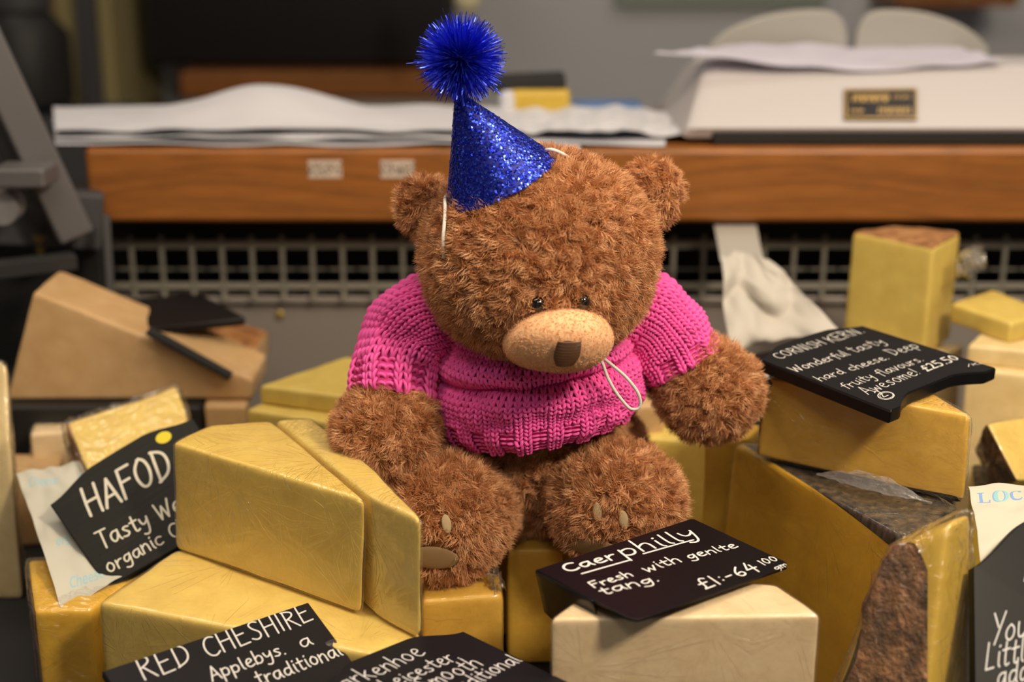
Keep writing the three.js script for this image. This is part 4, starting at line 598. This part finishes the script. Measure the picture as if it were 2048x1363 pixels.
// trunk, arms and legs
const trunkC = P(1085, 930, 0.90), trunkF = smin(0.03, ell(trunkC, R(1085, 930, 0.90, 204, 148, 140)), cap(P(1080, 880, 0.885), P(1078, 680, 0.885), 0.052, 0.04));
const torsoTop = (p) => p.y > P(1080, 880, 0.83).y + 0.004;
{ const g = solid(trunkF, P(1082, 860, 0.885), 36), m = mesh('trunk', g, clothBrown, bear); furOn(g, m, { skip: (p) => p.y > P(1075, 845, 0.87).y }); }
const arms = [
  { bone: [[850, 650, 0.868], [772, 872, 0.835]], paw: [774, 868, 0.832], r: [94, 82, 80], c: [800, 800, 0.848] },
  { bone: [[1290, 650, 0.878], [1415, 785, 0.868]], paw: [1424, 782, 0.866], r: [86, 80, 78], c: [1390, 745, 0.87] },
];
for (const a of arms) {
  const A = P(...a.bone[0]), B = P(...a.bone[1]), pw = P(...a.paw), f = smin(0.02, cap(A, B, 0.020, 0.022), ell(pw, R(...a.paw, ...a.r), camTilt.clone().multiply(qz(a === arms[0] ? -12 : 30)))); a.f = f;
  const g = solid(f, P(...a.c), 28), m = mesh('arm', g, clothBrown, bear); a.A = A; a.B = B;
  const cutP = a === arms[0] ? P(787, 795, 0.845) : P(1358, 730, 0.872), dir = B.clone().sub(A).normalize(); furOn(g, m, { skip: (p) => p.clone().sub(cutP).dot(dir) < -0.004 });
}
const legs = [
  { foot: [890, 1036, 0.812], r: [104, 112, 74], hip: [985, 985, 0.875], toes: [[893, 1046]], pad: [868, 1110], padR: [44, 24], tilt: -4 },
  { foot: [1234, 1006, 0.820], r: [122, 102, 66], hip: [1180, 985, 0.89], toes: [[1197, 1022], [1246, 1036]], pad: [1196, 1092], padR: [46, 22], tilt: 8 },
];
for (const l of legs) {
  const c = P(...l.foot), q = camTilt.clone().multiply(qz(l.tilt)), f = smin(0.02, ell(c, R(...l.foot, ...l.r), q), cap(c, P(...l.hip), 0.028, 0.032)), g = solid(f, c, 32), m = mesh('leg', g, clothBrown, bear), k = mpp(...l.foot);
  const toes = l.toes.map((t) => hit(f, ...t)), pad = hit(f, ...l.pad), pq = turnTo(pad.n), spots = toes.map((t) => ({ ...t, rx: 8 * k, ry: 17 * k, q: turnTo(t.n, V(-0.15, 1, 0)) })), all = [...spots, { ...pad, rx: l.padR[0] * k, ry: l.padR[1] * k, q: pq }];
  furOn(g, m, { skip: (p) => all.some((s) => { const d = p.clone().sub(s.p).applyQuaternion(s.q.clone().invert()); return (d.x / s.rx) ** 2 + (d.y / s.ry) ** 2 < 1.1 && Math.abs(d.z) < 0.02; }) || trunkF(p) < -0.006 });
  all.forEach((s, i) => { const last = i === all.length - 1, o = mesh(last ? 'foot_pad' : 'toe_patch', new THREE.SphereGeometry(1, 24, 12), std({ color: last ? lin(0.33, 0.22, 0.11) : lin(0.46, 0.35, 0.20), roughness: 1 }), m); o.scale.set(s.rx * 1.15, s.ry * 1.1, last ? 0.0014 : 0.001); o.quaternion.copy(s.q); o.position.copy(s.p).addScaledVector(s.n, last ? 0.0024 : 0.0030); o.userData.label = last ? 'tan suede foot pad' : 'small cream stitched toe patch'; });
}
// ---------- knitted sweater: a lofted base with knitted stitches laid over it in rows and columns
const PINK = std({ color: lin(0.75, 0.07, 0.34), roughness: 0.9 }), YARN = phys({ color: 0xffffff, roughness: 0.75, sheen: 0.6, sheenColor: lin(1, 0.35, 0.65), sheenRoughness: 0.5 });
function stitchGeo() { const c = new THREE.CatmullRomCurve3([V(0.07, -0.60, -0.22), V(0.12, -0.32, 0.10), V(0.23, 0.12, 0.24), V(0.32, 0.56, 0.12), V(0.34, 0.86, -0.20)]); const g = new THREE.TubeGeometry(c, 8, 0.215, 8), p = g.attributes.position; for (let i = 0; i < p.count; i++) { const y = p.getY(i); const t = (y + 0.62) / 1.4; const k = 0.75 + 0.35 * Math.sin(Math.PI * Math.max(0, Math.min(1, t))); p.setZ(i, p.getZ(i) * k); } const m = g.clone(); m.scale(-1, 1, 1); const I = m.index.array; for (let i = 0; i < I.length; i += 3) { const s = I[i]; I[i] = I[i + 1]; I[i + 1] = s; } m.computeVertexNormals(); return mergeGeometries([g, m]); }
const stitch = stitchGeo();
const purl = (() => { const c = new THREE.CatmullRomCurve3([V(-0.55, -0.1, -0.25), V(-0.28, 0.2, 0.1), V(0, 0.3, 0.2), V(0.28, 0.2, 0.1), V(0.55, -0.1, -0.25)]); return new THREE.TubeGeometry(c, 8, 0.24, 7); })();
// f(u, v): u round the tube, v along it from hem to neck
function knit(f, cols, rows, rib, matsK, colsK, matsP, colsP, keep = null, u0 = 0) {
  for (let j = 0; j < rows; j++) for (let i = 0; i < cols; i++) {
    const u = (i + 0.5) / cols + u0, v = (j + 0.5) / rows, e = 0.004, p = f(u, v), du = f(u + e, v).sub(f(u - e, v)).multiplyScalar(0.5 / e / cols), dv = f(u, Math.min(1, v + e)).sub(f(u, Math.max(0, v - e))).multiplyScalar(1 / ((Math.min(1, v + e) - Math.max(0, v - e)) * rows)), n = du.clone().cross(dv).normalize();
    if (keep && !keep(p)) continue;
    const ribbed = j < rib, inner = ribbed && (i % 4) > 1, w = du.length(), c = lin(0.95, 0.12, 0.47).multiplyScalar(rr(0.88, 1.06));
    const z = n.clone().multiplyScalar(Math.min(w, 0.0056)); du.multiplyScalar(rr(0.97, 1.04)); const q = p.clone().addScaledVector(n, (inner ? -0.0006 : 0.0006) + rr(-0.0002, 0.0002)).add(V(rr(-1, 1), rr(-1, 1), rr(-1, 1)).multiplyScalar(0.00018));
    const m = new THREE.Matrix4().makeBasis(du, dv, z).setPosition(q); if (inner) { matsP.push(m); colsP.push(c); } else { matsK.push(m); colsK.push(c); }
  }
}
const bump1 = (x, c, w) => Math.exp(-(((x - c) / w) ** 2));
const hemC = P(1076, 838, 0.868), neckC = P(1075, 600, 0.872), axisUp = neckC.clone().sub(hemC), hemTilt = V(0, 0.0105, 0);
function torso(u, v) { // u = 0.25 faces the camera
  const a = u * 2 * Math.PI, cx = Math.cos(a), sz = Math.sin(a), front = Math.max(0, sz);
  let r = 0.0615 + 0.004 * Math.sin(Math.PI * Math.min(1, v / 0.5)) - 0.030 * Math.pow(Math.max(0, (v - 0.55) / 0.45), 1.6) - 0.004 * Math.max(0, 0.12 - v) / 0.12;
  r += front * (-0.0085 * bump1(v, 0.52 + 0.06 * cx, 0.045) + 0.0045 * bump1(v, 0.40 + 0.05 * cx, 0.09) + 0.006 * bump1(v, 0.63 + 0.05 * cx, 0.06)) + 0.0012 * n3(cx * 2.5, sz * 2.5, v * 5) + 0.0022 * front * n3(cx * 3 + 4, v * 3, 2);
  const p = hemC.clone().addScaledVector(axisUp, v); p.y += cx * 0.0105 * (1 - v); return p.add(V(cx * r * 1.02, 0, sz * r * 0.98));
}
function sleeveFn(pts, radii, side) {
  const c = new THREE.CatmullRomCurve3(pts), L = pts.length - 1;
  return (u, v) => { // v = 0 at the cuff
    const t = 1 - v, p = c.getPoint(t), T = c.getTangent(t).normalize(), x = V(0, 0, 1).cross(T).normalize(), y = T.clone().cross(x), k = t * L, i = Math.min(L - 1, Math.floor(k)), r = radii[i] + (radii[i + 1] - radii[i]) * (k - i), a = -u * 2 * Math.PI;
    const rr_ = r * (1 + 0.05 * n3(p.x * 30 + Math.cos(a) * 1.2, p.y * 30 + Math.sin(a) * 1.2, 5) + 0.035 * Math.sin(t * 17 + Math.cos(a) * 1.5 + side)); return p.addScaledVector(x, Math.cos(a) * rr_).addScaledVector(y, Math.sin(a) * rr_);
  };
}
function loft(f, nu, nv, inset = 0.0010) {
  const pos = [], idx = []; for (let j = 0; j <= nv; j++) for (let i = 0; i <= nu; i++) { const u = i / nu, v = j / nv, e = 0.004, p = f(u, v), n = f(u + e, v).sub(f(u - e, v)).cross(f(u, Math.min(1, v + e)).sub(f(u, Math.max(0, v - e)))).normalize(); p.addScaledVector(n, -inset); pos.push(p.x, p.y, p.z); }
  const W = nu + 1; for (let j = 0; j < nv; j++) for (let i = 0; i < nu; i++) { const a = j * W + i; idx.push(a, a + 1, a + W + 1, a, a + W + 1, a + W); }
  const g = new THREE.BufferGeometry(); g.setAttribute('position', new THREE.Float32BufferAttribute(pos, 3)); g.setIndex(idx); g.computeVertexNormals(); return g;
}
{
  const K = [], KC = [], PP = [], PC = [];
  const tf = (u, v) => torso(-u, v); // stitches face outward
  const sw = mesh('sweater', loft(tf, 96, 48), PINK, bear); sw.userData.label = 'bright pink hand-knitted sweater';
  knit(tf, 84, 30, 6, K, KC, PP, PC);
  const sl = [sleeveFn([P(905, 628, 0.875), P(852, 640, 0.872), P(806, 692, 0.863), P(787, 800, 0.843)], [0.0255, 0.0285, 0.0262, 0.0268], 0), sleeveFn([P(1242, 618, 0.878), P(1292, 636, 0.878), P(1330, 680, 0.875), P(1362, 738, 0.870)], [0.0255, 0.0285, 0.0280, 0.0275], 2)];
  for (const f of sl) { mesh('sleeve', loft(f, 48, 40), PINK, sw); knit(f, 32, 22, 4, K, KC, PP, PC, (p) => { const d = p.clone().sub(hemC), v = d.dot(axisUp) / axisUp.lengthSq(); if (v < 0 || v > 1) return true; const c = hemC.clone().addScaledVector(axisUp, v), a = Math.atan2(p.z - c.z, p.x - c.x); const q = torso(a / 6.2832, v); return Math.hypot(p.x - c.x, p.z - c.z) > Math.hypot(q.x - c.x, q.z - c.z) - 0.002; }); }
  copies('knit_stitches', stitch, YARN, K, KC, sw); copies('rib_stitches', purl, YARN, PP, PC, sw);
}
// ---------------------------------------------------------------- party hat
{
  const hat = group('party_hat'); tag(hat, 'glittery blue cone party hat with tinsel pompom worn by the teddy bear', 'party hat');
  const base = P(1002, 363, 0.832), tip = P(915, 186, 0.826), k = mpp(1002, 363, 0.832), ax = tip.clone().sub(base); const rb = 120 * k, Hh = ax.length(), q = new THREE.Quaternion().setFromUnitVectors(V(0, 1, 0), ax.clone().normalize());
  const blue = lin(0.004, 0.008, 0.20);
  const cone = mesh('cone', new THREE.LatheGeometry([[rb - 0.0006, 0], [rb, 0], [0.0015, Hh], [0.0, Hh], [rb - 0.0006, 0.0008]].map((p) => new THREE.Vector2(...p)), 96), std({ color: blue, roughness: 0.45, metalness: 0.3 }), hat); cone.quaternion.copy(q); cone.position.copy(base);
  const flake = new THREE.CylinderGeometry(1, 1, 0.16, 6), mats = [], cols = [], sl = Math.hypot(rb, Hh), N = 7500;
  for (let i = 0; i < N; i++) {
    const s = Math.sqrt(rnd()), a = rr(0, 6.283), y = Hh * (1 - s), r = rb * s + 0.0015 * (1 - s), n = V(Math.cos(a) * Hh, rb, Math.sin(a) * Hh).normalize(), t = n.clone().add(V(rr(-1, 1), rr(-1, 1), rr(-1, 1)).multiplyScalar(rnd() < 0.8 ? 0.17 : 0.55)).normalize(), sz = rr(0.00035, 0.00085);
    const m = new THREE.Matrix4().compose(V(Math.cos(a) * r, y, Math.sin(a) * r).addScaledVector(n, 0.0002), new THREE.Quaternion().setFromUnitVectors(V(0, 1, 0), t), V(sz, sz, sz)); mats.push(m);
    cols.push(lin(0.012, 0.025, 0.60).lerp(lin(0.10, 0.18, 1.0), Math.pow(rnd(), 2)));
  }
  const gl = copies('glitter', flake, std({ color: 0xffffff, metalness: 0.9, roughness: 0.22 }), mats, cols, cone);
  const pc = P(922, 118, 0.824), pr = 88 * mpp(922, 116, 0.824), strip = (() => { const pos = [], idx = []; for (let i = 0; i <= 6; i++) { const t = i / 6, b = 0.10 * t * t, tw = t * 2.2, w = 0.013 * (1 - 0.4 * t); pos.push(b - Math.cos(tw) * w, t, -Math.sin(tw) * w, b + Math.cos(tw) * w, t, Math.sin(tw) * w); if (i < 6) { const q = i * 2; idx.push(q, q + 1, q + 3, q, q + 3, q + 2); } } const g = new THREE.BufferGeometry(); g.setAttribute('position', new THREE.Float32BufferAttribute(pos, 3)); g.setIndex(idx); g.computeVertexNormals(); return g; })();
  const core = mesh('pompom', new THREE.SphereGeometry(pr * 0.22, 24, 16), std({ color: blue, metalness: 0.5, roughness: 0.4 }), hat); core.position.copy(pc);
  const tm = [], tc = []; for (let i = 0; i < 2300; i++) { const y = rr(-1, 1), a = rr(0, 6.283), r = Math.sqrt(1 - y * y), d = V(Math.cos(a) * r, y, Math.sin(a) * r), L = pr * (rnd() < 0.02 ? rr(1.02, 1.22) : rr(0.78, 1.03)); const qq = new THREE.Quaternion().setFromUnitVectors(V(0, 1, 0), d).multiply(new THREE.Quaternion().setFromAxisAngle(V(0, 1, 0), rr(0, 6.283))); tm.push(new THREE.Matrix4().compose(d.clone().multiplyScalar(pr * 0.05), qq, V(pr * rr(0.8, 1.3), L, pr))); tc.push(lin(0.02, 0.04, 0.75).lerp(lin(0.10, 0.16, 1.0), rnd())); }
  copies('tinsel', strip, std({ color: 0xffffff, metalness: 0.85, roughness: 0.26, side: THREE.DoubleSide }), tm, tc, core);
  const elastic = std({ color: lin(0.78, 0.72, 0.66), roughness: 0.7 }), cord = (pts, r = 0.0011) => mesh('elastic_cord', new THREE.TubeGeometry(new THREE.CatmullRomCurve3(pts), 60, r, 8), elastic, hat);
  const hs = (px, py, lift = 0.006) => { const h = hit(headF, px, py); return h.p.addScaledVector(EYE.clone().sub(h.p).normalize(), lift); };
  cord([P(897, 402, 0.832), P(891, 394, 0.828), hs(890, 425, 0.012), hs(888, 455, 0.011), hs(886, 485, 0.009), hs(888, 515, 0.002)]);
  cord([P(1092, 300, 0.83), P(1102, 299, 0.828), P(1122, 306, 0.829), P(1145, 322, 0.833), P(1165, 342, 0.842)]);
  cord([P(1180, 700, 0.812), P(1203, 722, 0.800), P(1216, 756, 0.797), P(1240, 795, 0.795), P(1264, 818, 0.795), P(1279, 814, 0.795), P(1278, 790, 0.795), P(1254, 756, 0.797), P(1222, 728, 0.800), P(1185, 700, 0.812)], 0.0010);
}
renderer.render(scene, camera);
